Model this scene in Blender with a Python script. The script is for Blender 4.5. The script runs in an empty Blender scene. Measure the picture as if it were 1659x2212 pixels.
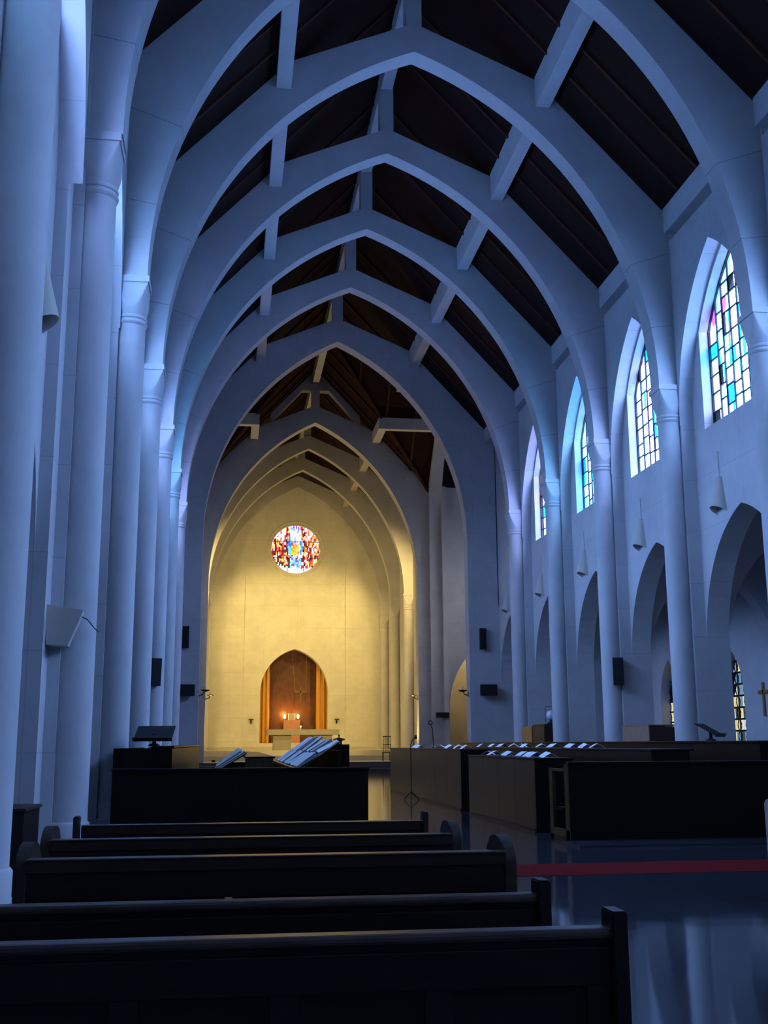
import bpy, bmesh, math, random
from mathutils import Vector, Matrix
random.seed(7)
PI = math.pi

# ------------------------------------------------------------------ camera, world, exposure
sc = bpy.context.scene
COL = sc.collection
F_PX, PITCH, YAW, ROLL, EYE = 2410.68, .2044, .137, -.0051, 1.4
cam_d = bpy.data.cameras.new('camera'); cam = bpy.data.objects.new('camera', cam_d); COL.objects.link(cam)
cam_d.sensor_fit = 'HORIZONTAL'; cam_d.sensor_width = 36; cam_d.lens = 36*F_PX/1659; cam_d.clip_end = 300
cy_, sy_, cp_, sp_ = math.cos(YAW), math.sin(YAW), math.cos(PITCH), math.sin(PITCH)
Fv = Vector((sy_*cp_, cy_*cp_, sp_)); Rv = Vector((cy_, -sy_, 0)); Uv = Rv.cross(Fv)
R2 = math.cos(ROLL)*Rv + math.sin(ROLL)*Uv; U2 = -math.sin(ROLL)*Rv + math.cos(ROLL)*Uv
M = Matrix((R2, U2, -Fv)).transposed().to_4x4(); M.translation = (0, 0, EYE)
cam.matrix_world = M
sc.camera = cam
sc.view_settings.view_transform = 'Standard'; sc.view_settings.look = 'None'
sc.view_settings.gamma = 1; sc.view_settings.use_curve_mapping = False
sc.view_settings.exposure = 0.0
w = bpy.data.worlds.new('world'); sc.world = w; w.use_nodes = True
SKY = 51.0           # overcast sky, brighter towards the zenith, dark ground
wn_ = w.node_tree; bg = wn_.nodes['Background']
tc_ = wn_.nodes.new('ShaderNodeTexCoord'); sp_n = wn_.nodes.new('ShaderNodeSeparateXYZ'); rp_ = wn_.nodes.new('ShaderNodeValToRGB')
wn_.links.new(tc_.outputs['Generated'], sp_n.inputs[0]); wn_.links.new(sp_n.outputs[2], rp_.inputs[0]); wn_.links.new(rp_.outputs[0], bg.inputs[0])
e0, e1 = rp_.color_ramp.elements
e0.position = 0.0; e0.color = (.03, .035, .03, 1); e1.position = 1.0; e1.color = (1, 1, 1, 1)
e2 = rp_.color_ramp.elements.new(.02); e2.color = (.30, .31, .32, 1)
e3 = rp_.color_ramp.elements.new(.45); e3.color = (.75, .76, .78, 1)
bg.inputs[1].default_value = SKY
try:
    sc.cycles.use_denoising = True; sc.cycles.use_light_tree = True
    sc.cycles.max_bounces = 8; sc.cycles.diffuse_bounces = 6; sc.cycles.glossy_bounces = 3
    sc.cycles.sample_clamp_indirect = 6
except Exception: pass
GLASS_S = 17.0        # stained glass brightness (daylight behind it)
CHANCEL_W = 2700.0   # warm flood lamps of the sanctuary
TINT = [(.85, 1.0, 1.0), (1.35, .9, .95), (.55, 1.0, 1.0), (1.05, .95, 1)]

# ------------------------------------------------------------------ layout (metres)
D = 5.2; XC = 4.445
PW = .62                                  # pier width along the nave
SHIFT = .60
def yk(k): return 15.4622 + D*k - (SHIFT if k < 0 else 0)   # front face of pier k
def bc(k): return yk(k+1) - (D-PW)/2 - (.45 if k == -1 else 0)                        # centre of the opening beyond pier k
KS = list(range(-4, 6))                  # piers; -2.. are in view
WALL, COLX, BACK, AISLE = 7.035, 6.505, 7.605, 11.55   # offsets from the nave axis
ZC = 10.3                                 # top of the abacus
Y0 = yk(-4) - 2.0                         # back wall of the nave
YX0, YX1 = 47.0, 60.1                     # crossing
YE = 78.0                                 # end wall

# ------------------------------------------------------------------ helpers
def link(name, me, mat=None, parent=None, loc=None):
    o = bpy.data.objects.new(name, me); COL.objects.link(o)
    if mat is not None and me is not None:
        for m in (mat if isinstance(mat, (list, tuple)) else [mat]): me.materials.append(m)
    if parent: o.parent = parent
    if loc: o.location = loc
    return o
def fin(name, bm, mat, parent=None, smooth=None, loc=None, merge=True):
    if merge: bmesh.ops.remove_doubles(bm, verts=bm.verts, dist=1e-5)
    bmesh.ops.recalc_face_normals(bm, faces=bm.faces)
    me = bpy.data.meshes.new(name); bm.to_mesh(me); bm.free()
    if smooth is not None:
        for p in me.polygons: p.use_smooth = True
        try: me.set_sharp_from_angle(angle=math.radians(smooth))
        except Exception: pass
    return link(name, me, mat, parent, loc)
def tag(o, label, cat, group=None, kind=None):
    o['label'] = label; o['category'] = cat
    if group: o['group'] = group
    if kind: o['kind'] = kind
    return o
def struct(o): o['kind'] = 'structure'; return o
def thing(name, label, cat, loc=(0, 0, 0), rz=0, group=None):
    o = bpy.data.objects.new(name, None); COL.objects.link(o)
    o.location = loc; o.rotation_euler = (0, 0, rz); o.empty_display_size = .2
    return tag(o, label, cat, group)
def dup(root, loc=None, rz=None, label=None, group=None):
    def cp(o, par):
        c = o.copy(); COL.objects.link(c); c.parent = par
        for ch in kids.get(o.name, []): cp(ch, c)
        return c
    kids = {}
    for ch in bpy.data.objects:
        if ch.parent: kids.setdefault(ch.parent.name, []).append(ch)
    r = cp(root, root.parent)
    if loc is not None: r.location = loc
    if rz is not None: r.rotation_euler = (0, 0, rz)
    if label: r['label'] = label
    if group: r['group'] = group
    return r
def box(bm, x0, x1, y0, y1, z0, z1, bev=0, mtx=None):
    r = bmesh.ops.create_cube(bm, size=1)
    vs = r['verts']
    for v in vs:
        v.co = Vector((x0+(v.co.x+.5)*(x1-x0), y0+(v.co.y+.5)*(y1-y0), z0+(v.co.z+.5)*(z1-z0)))
    if bev:
        es = list({e for v in vs for e in v.link_edges})
        rb = bmesh.ops.bevel(bm, geom=es, offset=bev, segments=2, affect='EDGES', profile=.6)
        vs = list({v for f in rb['faces'] for v in f.verts} | {v for v in vs if v.is_valid})
    if mtx is not None:
        for v in vs: v.co = mtx @ v.co
    return vs
def ribbon(bm, lo, up, fn, t0, t1):
    """solid between two matching 2D polylines, extruded from t0 to t1; fn(u, v, t) -> xyz"""
    n = len(lo)
    A = [[bm.verts.new(fn(p[0], p[1], t)) for p in L] for L in (lo, up) for t in (t0, t1)]
    lo0, lo1, up0, up1 = A
    for i in range(n-1):
        for q in ((lo0[i], lo0[i+1], up0[i+1], up0[i]), (lo1[i], up1[i], up1[i+1], lo1[i+1]),
                  (lo0[i], lo1[i], lo1[i+1], lo0[i+1]), (up0[i], up0[i+1], up1[i+1], up1[i])):
            if len({tuple(round(c, 6) for c in v.co) for v in q}) > 2:
                try: bm.faces.new(q)
                except Exception: pass
    for i in (0, n-1):
        q = (lo0[i], up0[i], up1[i], lo1[i])
        if (lo0[i].co-up0[i].co).length > 1e-5: bm.faces.new(q)
def lathe(bm, prof, n=32, c=(0, 0, 0), axis='Z'):
    rings = []
    for r, z in prof:
        rings.append([bm.verts.new((c[0]+r*math.cos(2*PI*i/n), c[1]+r*math.sin(2*PI*i/n), c[2]+z)) for i in range(n)])
    for a, b in zip(rings, rings[1:]):
        for i in range(n): bm.faces.new((a[i], a[(i+1) % n], b[(i+1) % n], b[i]))
    bm.faces.new(rings[0][::-1]); bm.faces.new(rings[-1])
def tube(bm, pts, r, n=8):
    pts = [Vector(p) for p in pts]; rings = []
    for i, p in enumerate(pts):
        d = (pts[min(i+1, len(pts)-1)]-pts[max(i-1, 0)]).normalized()
        a = d.cross(Vector((0, 0, 1)))
        if a.length < 1e-3: a = Vector((1, 0, 0))
        a.normalize(); b = d.cross(a).normalized()
        rings.append([bm.verts.new(p+r*(math.cos(2*PI*j/n)*a+math.sin(2*PI*j/n)*b)) for j in range(n)])
    for A, B in zip(rings, rings[1:]):
        for j in range(n): bm.faces.new((A[j], A[(j+1) % n], B[(j+1) % n], B[j]))
    bm.faces.new(rings[0][::-1]); bm.faces.new(rings[-1])
def arc(half, zs, za, n=24):
    """right half of a pointed arch from spring (half, zs) to apex (0, za)"""
    h = za-zs; r = (h*h+half*half)/(2*half); c = half-r
    a1 = math.asin(min(1, h/r)) if c <= 0 else PI-math.asin(h/r)
    return [(c+r*math.cos(a1*i/n), zs+r*math.sin(a1*i/n)) for i in range(n+1)]
def arc_z(half, zs, za):
    h = za-zs; r = (h*h+half*half)/(2*half); c = half-r
    return lambda x: zs+math.sqrt(max(0, r*r-(abs(x)-c)**2)) if abs(x) < half else zs
def arch_pts(half, zs, za, n=24):
    a = arc(half, zs, za, n)
    return [(-x, z) for x, z in a] + [(x, z) for x, z in a[::-1][1:]]

# ------------------------------------------------------------------ materials
def mat(name, col, rough=.8, spec=.3, noise=0, nscale=3, metal=0, emit=None, es=0, bump=0, bscale=40, coat=0):
    m = bpy.data.materials.new(name); m.use_nodes = True; nt = m.node_tree; b = nt.nodes['Principled BSDF']
    b.inputs['Base Color'].default_value = (*col, 1); b.inputs['Roughness'].default_value = rough
    b.inputs['Specular IOR Level'].default_value = spec; b.inputs['Metallic'].default_value = metal
    b.inputs['Coat Weight'].default_value = coat
    if noise:
        tc = nt.nodes.new('ShaderNodeTexCoord'); nz = nt.nodes.new('ShaderNodeTexNoise')
        nz.inputs['Scale'].default_value = nscale; nz.inputs['Detail'].default_value = 5
        nt.links.new(tc.outputs['Object'], nz.inputs['Vector'])
        mx = nt.nodes.new('ShaderNodeMix'); mx.data_type = 'RGBA'
        mx.inputs['A'].default_value = (*[c*(1-noise) for c in col], 1); mx.inputs['B'].default_value = (*[min(1, c*(1+noise)) for c in col], 1)
        nt.links.new(nz.outputs['Fac'], mx.inputs['Factor']); nt.links.new(mx.outputs['Result'], b.inputs['Base Color'])
    if bump:
        nz = nt.nodes.new('ShaderNodeTexNoise'); nz.inputs['Scale'].default_value = bscale
        bp = nt.nodes.new('ShaderNodeBump'); bp.inputs['Strength'].default_value = bump; bp.inputs['Distance'].default_value = .01
        nt.links.new(nz.outputs['Fac'], bp.inputs['Height']); nt.links.new(bp.outputs['Normal'], b.inputs['Normal'])
    if emit:
        b.inputs['Emission Color'].default_value = (*emit, 1); b.inputs['Emission Strength'].default_value = es
    return m
def plaster(name, col, joints=True, jw=.012, bw=2.6, bh=1.3):
    m = mat(name, col, .85, .2, .05, 1.5); nt = m.node_tree; b = nt.nodes['Principled BSDF']
    geo = nt.nodes.new('ShaderNodeNewGeometry')
    # faint weather marks
    st = nt.nodes.new('ShaderNodeTexNoise'); st.inputs['Scale'].default_value = .7; st.inputs['Detail'].default_value = 8; st.inputs['Roughness'].default_value = .7
    nt.links.new(geo.outputs['Position'], st.inputs['Vector'])
    cr = nt.nodes.new('ShaderNodeValToRGB'); cr.color_ramp.elements[0].position = .35; cr.color_ramp.elements[0].color = (.86, .86, .86, 1)
    cr.color_ramp.elements[1].position = .6; cr.color_ramp.elements[1].color = (1, 1, 1, 1)
    nt.links.new(st.outputs['Fac'], cr.inputs[0])
    mu = nt.nodes.new('ShaderNodeMix'); mu.data_type = 'RGBA'; mu.blend_type = 'MULTIPLY'; mu.inputs['Factor'].default_value = 1
    mu.inputs['A'].default_value = (*col, 1); nt.links.new(cr.outputs[0], mu.inputs['B'])
    last = mu.outputs['Result']
    if joints:
        sx = nt.nodes.new('ShaderNodeSeparateXYZ'); nt.links.new(geo.outputs['Position'], sx.inputs[0])
        sn = nt.nodes.new('ShaderNodeSeparateXYZ'); nt.links.new(geo.outputs['True Normal'], sn.inputs[0])
        ab = nt.nodes.new('ShaderNodeMath'); ab.operation = 'ABSOLUTE'; nt.links.new(sn.outputs[0], ab.inputs[0])
        gt = nt.nodes.new('ShaderNodeMath'); gt.operation = 'GREATER_THAN'; gt.inputs[1].default_value = .6; nt.links.new(ab.outputs[0], gt.inputs[0])
        ml = nt.nodes.new('ShaderNodeMix'); ml.data_type = 'FLOAT'; nt.links.new(gt.outputs[0], ml.inputs['Factor'])
        nt.links.new(sx.outputs[0], ml.inputs['A']); nt.links.new(sx.outputs[1], ml.inputs['B'])
        cx = nt.nodes.new('ShaderNodeCombineXYZ'); nt.links.new(ml.outputs['Result'], cx.inputs[0]); nt.links.new(sx.outputs[2], cx.inputs[1])
        bt = nt.nodes.new('ShaderNodeTexBrick'); nt.links.new(cx.outputs[0], bt.inputs['Vector'])
        bt.offset = 0; bt.inputs['Scale'].default_value = 1; bt.inputs['Brick Width'].default_value = bw; bt.inputs['Row Height'].default_value = bh
        bt.inputs['Mortar Size'].default_value = jw; bt.inputs['Mortar Smooth'].default_value = .2
        bt.inputs['Color1'].default_value = (1, 1, 1, 1); bt.inputs['Color2'].default_value = (.97, .97, .97, 1); bt.inputs['Mortar'].default_value = (.80, .80, .80, 1)
        m2 = nt.nodes.new('ShaderNodeMix'); m2.data_type = 'RGBA'; m2.blend_type = 'MULTIPLY'; m2.inputs['Factor'].default_value = 1
        nt.links.new(last, m2.inputs['A']); nt.links.new(bt.outputs['Color'], m2.inputs['B']); last = m2.outputs['Result']
    nt.links.new(last, b.inputs['Base Color'])
    return m
def wood(name, c1, c2, rough=.4, sc_=(1, 12, 1), spec=.4):
    m = mat(name, c1, rough, spec); nt = m.node_tree; b = nt.nodes['Principled BSDF']
    tc = nt.nodes.new('ShaderNodeTexCoord'); mp = nt.nodes.new('ShaderNodeMapping'); mp.inputs['Scale'].default_value = sc_
    nz = nt.nodes.new('ShaderNodeTexNoise'); nz.inputs['Scale'].default_value = 3; nz.inputs['Detail'].default_value = 6
    cr = nt.nodes.new('ShaderNodeValToRGB'); cr.color_ramp.elements[0].color = (*c1, 1); cr.color_ramp.elements[1].color = (*c2, 1)
    cr.color_ramp.elements[0].position = .35; cr.color_ramp.elements[1].position = .7
    nt.links.new(tc.outputs['Object'], mp.inputs[0]); nt.links.new(mp.outputs[0], nz.inputs['Vector'])
    nt.links.new(nz.outputs['Fac'], cr.inputs[0]); nt.links.new(cr.outputs[0], b.inputs['Base Color'])
    return m
WALLM = plaster('white_stone_wall', (.52, .52, .54), jw=.009)
PLAIN = plaster('white_plaster', (.52, .52, .54), joints=False)
def rib_mat():
    m = plaster('rib_plaster', (.52, .52, .54), joints=False); nt = m.node_tree; b = nt.nodes['Principled BSDF']
    src = b.inputs['Base Color'].links[0].from_socket
    tc = nt.nodes.new('ShaderNodeTexCoord'); sp = nt.nodes.new('ShaderNodeSeparateXYZ'); nt.links.new(tc.outputs['Object'], sp.inputs[0])
    def mth(op, a_, b_=None):
        n_ = nt.nodes.new('ShaderNodeMath'); n_.operation = op
        for i_, q in enumerate((a_, b_)):
            if q is None: continue
            if isinstance(q, (int, float)): n_.inputs[i_].default_value = q
            else: nt.links.new(q, n_.inputs[i_])
        return n_.outputs[0]
    u = mth('ADD', mth('ABSOLUTE', sp.outputs[0]), 3.34); v = mth('SUBTRACT', sp.outputs[2], ZC)
    a_ = mth('ARCTAN2', v, u)
    fr = mth('MINIMUM', mth('ABSOLUTE', mth('SUBTRACT', a_, .16)), mth('ABSOLUTE', mth('SUBTRACT', a_, .345)))
    ln = mth('LESS_THAN', fr, .0008)
    mx = nt.nodes.new('ShaderNodeMix'); mx.data_type = 'RGBA'; mx.blend_type = 'MULTIPLY'
    nt.links.new(ln, mx.inputs['Factor']); nt.links.new(src, mx.inputs['A']); mx.inputs['B'].default_value = (.55, .55, .55, 1)
    nt.links.new(mx.outputs['Result'], b.inputs['Base Color']); return m
RIBM = rib_mat()
ENDM = plaster('sanctuary_wall', (.62, .61, .57), bw=2.3, bh=1.55, jw=.008)
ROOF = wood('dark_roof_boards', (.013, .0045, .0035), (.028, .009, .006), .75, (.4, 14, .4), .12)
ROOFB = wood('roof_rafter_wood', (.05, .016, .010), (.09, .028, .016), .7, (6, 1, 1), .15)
STALL = wood('dark_stall_wood', (.0055, .004, .0035), (.012, .008, .006), .34, (14, 14, .7), .14)
STALLP = wood('stall_panel_wood', (.026, .015, .006), (.055, .032, .011), .34, (14, 14, .7), .35)
PEW = wood('pew_wood', (.009, .005, .0045), (.019, .010, .008), .42, (1.2, 12, 12), .3)
PEWR = wood('pew_rail_wood', (.045, .03, .025), (.08, .055, .043), .3, (1.2, 12, 12), .5)  # lightened: the light caught on the rail top is in the colour
PEWM = wood('pew_rail_body_wood', (.022, .014, .010), (.036, .023, .016), .5, (1.2, 12, 12), .25)
PEWLIT = wood('pale_pew_wood', (.30, .22, .18), (.42, .32, .27), .4, (1.2, 12, 12), .4)  # pew wood with the light on the end panel put into its colour
ORANGE = wood('light_wood', (.30, .13, .04), (.42, .2, .07), .45, (8, 8, 1))
TAN = wood('tan_wood', (.22, .14, .10), (.30, .19, .14), .5, (8, 8, 1))
STONE = mat('altar_stone', (.24, .23, .19), .7, .3, .1, 4)
STEPM = mat('sanctuary_step_stone', (.55, .52, .44), .45, .3, .12, 2)
MARB = mat('brown_marble', (.13, .052, .020), .35, .4, .55, 3)
CURT = mat('gold_curtain', (.62, .34, .07), .6, .3, .12, 20)
BLACK = mat('black_plastic', (.012, .012, .013), .5, .3)
IRON = mat('dark_metal', (.03, .028, .026), .45, .4)
PAPER = mat('white_paper', (.78, .80, .84), .7, .2, .05, 30)
PAGE = mat('page_edges', (.20, .15, .12), .8, .1)
GREY = mat('grey_painted_metal', (.55, .53, .52), .6, .3)
SPK = mat('speaker_cloth', (.50, .47, .42), .8, .2, .06, 8)
LEADM = mat('window_lead', (.012, .012, .016), .6, .3)
GLASSE = mat('flame_glass', (1, .8, .5), .5, .3, emit=(1, .50, .14), es=30)
PLATE = mat('number_plate', (.5, .5, .5), .5)
def floor_mat():
    m = mat('polished_dark_floor', (.028, .032, .042), .07, .5); nt = m.node_tree; b = nt.nodes['Principled BSDF']
    geo = nt.nodes.new('ShaderNodeNewGeometry')
    bt = nt.nodes.new('ShaderNodeTexBrick'); bt.offset = 0; bt.inputs['Scale'].default_value = 1
    bt.inputs['Brick Width'].default_value = .9; bt.inputs['Row Height'].default_value = .9; bt.inputs['Mortar Size'].default_value = .006
    bt.inputs['Color1'].default_value = (.026, .030, .040, 1); bt.inputs['Color2'].default_value = (.034, .038, .050, 1); bt.inputs['Mortar'].default_value = (.015, .015, .02, 1)
    nt.links.new(geo.outputs['Position'], bt.inputs['Vector']); nt.links.new(bt.outputs['Color'], b.inputs['Base Color'])
    nz = nt.nodes.new('ShaderNodeTexNoise'); nz.inputs['Scale'].default_value = .8; nz.inputs['Detail'].default_value = 2
    nt.links.new(geo.outputs['Position'], nz.inputs['Vector'])
    bp = nt.nodes.new('ShaderNodeBump'); bp.inputs['Strength'].default_value = .12; bp.inputs['Distance'].default_value = .03
    nt.links.new(nz.outputs['Fac'], bp.inputs['Height']); nt.links.new(bp.outputs['Normal'], b.inputs['Normal'])
    return m
FLOOR = floor_mat()
RED = mat('red_floor_band', (.11, .005, .007), .85, .03, .2, 10)
def glass_mat(name, tint, s):
    m = bpy.data.materials.new(name); m.use_nodes = True; nt = m.node_tree; b = nt.nodes['Principled BSDF']
    b.inputs['Roughness'].default_value = .3; b.inputs['Base Color'].default_value = (.02, .03, .05, 1)
    at = nt.nodes.new('ShaderNodeAttribute'); at.attribute_name = 'glass'
    mu = nt.nodes.new('ShaderNodeMix'); mu.data_type = 'RGBA'; mu.blend_type = 'MULTIPLY'; mu.inputs['Factor'].default_value = 1
    mu.inputs['B'].default_value = (*tint, 1); nt.links.new(at.outputs['Color'], mu.inputs['A'])
    nt.links.new(mu.outputs['Result'], b.inputs['Emission Color']); b.inputs['Emission Strength'].default_value = s
    return m
def clear_glass_mat(name, tint):
    m = bpy.data.materials.new(name); m.use_nodes = True; nt = m.node_tree
    for n_ in list(nt.nodes): nt.nodes.remove(n_)
    out = nt.nodes.new('ShaderNodeOutputMaterial'); tr = nt.nodes.new('ShaderNodeBsdfTransparent')
    at = nt.nodes.new('ShaderNodeAttribute'); at.attribute_name = 'glass'
    mu = nt.nodes.new('ShaderNodeMix'); mu.data_type = 'RGBA'; mu.blend_type = 'MULTIPLY'; mu.inputs['Factor'].default_value = 1
    mu.inputs['B'].default_value = (*tint, 1); nt.links.new(at.outputs['Color'], mu.inputs['A']); nt.links.new(mu.outputs['Result'], tr.inputs[0])
    tl = nt.nodes.new('ShaderNodeBsdfTranslucent'); mxs = nt.nodes.new('ShaderNodeMixShader'); mxs.inputs[0].default_value = .38
    nt.links.new(mu.outputs['Result'], tl.inputs[0]); nt.links.new(tr.outputs[0], mxs.inputs[1]); nt.links.new(tl.outputs[0], mxs.inputs[2])
    nt.links.new(mxs.outputs[0], out.inputs[0])
    return m
GL = [clear_glass_mat('stained_glass_%s' % n, t) for n, t in zip(('plain', 'rose', 'cyan', 'violet'), TINT)]
GROSE = glass_mat('round_window_glass', (1, 1, 1), 1.5)
GLAN = glass_mat('lancet_glass', (1, 1, 1), .9)
GTRAN = glass_mat('transept_glass', (1, 1, 1), .9)
GDIM = clear_glass_mat('stained_glass_dim', (.05, .055, .055))  # for windows behind the camera, darkened to cut the light from there

def colour_mesh(name, quads, m, parent, fn):
    """quads: list of (corner list of (u, v), colour)"""
    me = bpy.data.meshes.new(name); vs = []; fs = []; cs = []
    for q, c in quads:
        b0 = len(vs); vs += [fn(u, v) for u, v in q]; fs.append(tuple(range(b0, b0+len(q)))); cs.append(c)
    me.from_pydata(vs, [], fs)
    at = me.color_attributes.new('glass', 'FLOAT_COLOR', 'CORNER'); i = 0
    for f, c in zip(fs, cs):
        for _ in f: at.data[i].color = (*c, 1); i += 1
    return link(name, me, m, parent)

# ------------------------------------------------------------------ floor
bm = bmesh.new(); box(bm, -20, 29, Y0-.6, 86, -.3, 0)
struct(fin('floor', bm, FLOOR))
bm = bmesh.new(); box(bm, 1.6, 11.2, 12.15, 13.3, .0, .004)
tag(fin('floor_band', bm, RED), 'dull red band laid across the dark polished floor in front of the choir stalls', 'floor band')

# ------------------------------------------------------------------ nave side walls
SP, AP = 3.7, 6.75     # arcade spring and apex
HB = (D-PW)/2          # half of a bay opening
ys_bay = [x for x in [-HB] + sorted(set([round(p[0], 5) for p in arch_pts(HB, SP, AP, 14)] + [-1.65, 1.65])) + [HB]]
ys_bay = sorted(set(round(y, 5) for y in ys_bay))
arcz = arc_z(HB, SP, AP)
relz = arc_z(HB, 9.2, 13.25)
WH = 1.65
def side_wall(name, s, y_from_k, y_to_k):
    bm = bmesh.new()
    def X(off): return XC+s*off
    fn = lambda u, v, t: (X(t), u, v)
    for k in range(y_from_k, y_to_k):
        c = bc(k)
        lo = [(c+y, arcz(y)) for y in ys_bay]
        # below the window
        mid = [y for y in ys_bay if abs(y) <= WH+1e-6]
        ribbon(bm, [(c+y, arcz(y)) for y in mid], [(c+y, 8.95) for y in mid], fn, WALL, BACK)
        ribbon(bm, [(c+y, max(relz(y)-.10, 9.0)) for y in mid], [(c+y, 14.3) for y in mid], fn, WALL, BACK)
        for sg in (-1, 1):
            sd = [y for y in ys_bay if y*sg >= WH-1e-6]
            ribbon(bm, [(c+y, arcz(y)) for y in sd], [(c+y, 14.3) for y in sd], fn, WALL, BACK)
        # thicker wall above the relieving arch
        yy = [p[0] for p in arch_pts(HB, 9.2, 13.25, 16)]
        ribbon(bm, [(c+y, relz(y)) for y in yy], [(c+y, 14.2) for y in yy], fn, 6.67, WALL)
        box(bm, min(X(6.86), X(BACK)), max(X(6.86), X(BACK)), c-HB, c+HB, 14.2, 15.4)
    box(bm, min(X(6.86), X(BACK)), max(X(6.86), X(BACK)), yk(-1)+PW, bc(-1)-HB, 0, 15.4)
    box(bm, min(X(6.86), X(BACK)), max(X(6.86), X(BACK)), bc(-1)+HB, yk(0), 0, 15.4)
    for k in range(y_from_k, y_to_k+1):     # piers
        y = yk(k)
        box(bm, min(X(6.70), X(BACK)), max(X(6.70), X(BACK)), y, y+PW, 0, 15.4)
        box(bm, min(X(6.45), X(6.72)), max(X(6.45), X(6.72)), y+.16, y+PW-.16, 0, ZC)
    struct(fin(name, bm, WALLM))
side_wall('wall_right', 1, -4, 5)
side_wall('wall_left', -1, -4, 5)
for s, nm in ((1, 'right'), (-1, 'left')):      # last narrow bay before the crossing, back stretch
    bm = bmesh.new()
    X = lambda o: XC+s*o
    xa, xb = sorted((X(WALL), X(BACK)))
    box(bm, xa, xb, yk(5)+PW, YX0, 6.9, 15.4)
    lo = arch_pts((YX0-yk(5)-PW)/2, SP, AP, 12); c = (YX0+yk(5)+PW)/2
    ribbon(bm, [(c+y, z) for y, z in lo], [(c+y, 6.9) for y, z in lo], lambda u, v, t: (X(t), u, v), WALL, BACK)
    box(bm, xa, xb, Y0, yk(-4), 0, 15.4)
    struct(fin('wall_'+nm, bm, WALLM))
# eaves beams
n = 0
for s in (1, -1):
    for k in range(-4, 6):
        n += 1
        bm = bmesh.new(); a, b = sorted((XC+s*6.55, XC+s*6.9))
        y1 = yk(k+1) if k < 5 else YX0
        box(bm, a, b, yk(k)+PW, y1, 14.42, 15.12)
        struct(fin('trim_%d' % n, bm, PLAIN))
# back wall behind the camera
bm = bmesh.new(); box(bm, XC-8, XC+8, Y0-.6, Y0, 0, 15.4)
ribbon(bm, [(XC-8, 15.4), (XC, 15.4), (XC+8, 15.4)], [(XC-8, 15.4), (XC, 23.5), (XC+8, 15.4)], lambda u, v, t: (u, t, v), Y0-.6, Y0)
struct(fin('wall_back', bm, WALLM))

# ------------------------------------------------------------------ nave windows
PAL = [((.245, .44, .94), 50), ((.10, .42, 1.0), 12), ((.006, .30, .95), 11), ((.003, .07, .7), 8), ((.26, .26, .72), 6),
       ((.20, .05, .34), 2), ((.035, .01, .05), 1.5), ((.004, .006, .012), 3), ((.14, .46, .8), 6)]
def pick(rnd, pal):
    t = rnd.random()*sum(w_ for _, w_ in pal)
    for c, w_ in pal:
        t -= w_
        if t <= 0: return c
    return pal[0][0]
def nave_window_mesh(seed):
    rnd = random.Random(seed); quads = []; bars = bmesh.new()
    top = lambda y: max(relz(y)-.10, 9.0)
    edges = [-WH]
    while edges[-1] < WH-.6: edges.append(edges[-1]+rnd.uniform(.32, .48))
    edges.append(WH)
    for i in range(len(edges)-1):
        a, b = edges[i], edges[i+1]
        off = rnd.uniform(-.15, .15); tmax = max(top(a), top(b), top((a+b)/2)); z = 8.95+rnd.uniform(.0, .12)*(i > 0); z = 8.95; j = 0
        while z < tmax:
            z2 = 8.95+.44*(j+1)+rnd.uniform(-.06, .06)
            z2 += off if z2 < tmax-.4 else 0
            if z2 > tmax-.2: z2 = tmax+.1
            ns = rnd.choice((1, 2, 3, 3, 4)); cut = sorted([a, b]+[a+(b-a)*rnd.uniform(.2, .8) for _ in range(ns-1)])
            for u, v in zip(cut, cut[1:]):
                tu, tv = top(u), top(v)
                if min(tu, tv) <= z and max(tu, tv) <= z+.02: continue
                quads.append(([(u+.008, z+.015), (v-.008, z+.015), (v-.008, max(min(z2, tv), z+.015)), (u+.008, max(min(z2, tu), z+.015))], pick(rnd, PAL)))
            if z < min(top(a), top(b)): box(bars, -.02, .02, a, b, z-.016, z+.016)
            z = z2; j += 1
        if i > 0: box(bars, -.02, .02, a-.016, a+.016, 8.95, top(a))
    for z in (8.97,): box(bars, -.03, .03, -WH, WH, z-.02, z+.03)
    for y in (-WH+.02, WH-.02): box(bars, -.03, .03, y-.02, y+.02, 8.95, top(y))
    p = [(y, z) for y, z in arch_pts(HB, 9.2, 13.25, 16) if abs(y) <= WH+.1]
    ribbon(bars, [(y, z-.14) for y, z in p], [(y, z-.06) for y, z in p], lambda u, v, t: (t, u, v), -.03, .03)
    return quads, bars
protos = []; wn = 0
KVAR = {1: 0, 2: 3, 3: 1, 4: 2, 5: 0}
for s in (1, -1):
    for k in range(-4, 5):
        wn += 1; v = (k+4) % 4 if k < 1 else {1: 0, 2: 3, 3: 2, 4: 1}[k]
        e = bpy.data.objects.new('window_%d' % wn, None); COL.objects.link(e); struct(e)
        e.location = (XC+s*7.30, bc(k), 0)
        if s > 0 and k < 0 and len(protos) < 4:
            quads, bars = nave_window_mesh(11+len(protos))
            g = colour_mesh('glass', quads, GL[len(protos)], e, lambda u, v_: (.02, u, v_))
            l = fin('leading', bars, LEADM, e); protos.append((g, l)); pv = len(protos)-1
        else:
            for p in protos[v]:
                c = p.copy(); COL.objects.link(c); c.parent = e
                if k <= -3 and p is protos[v][0]:
                    c.data = p.data.copy(); c.data.materials[0] = GDIM

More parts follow.
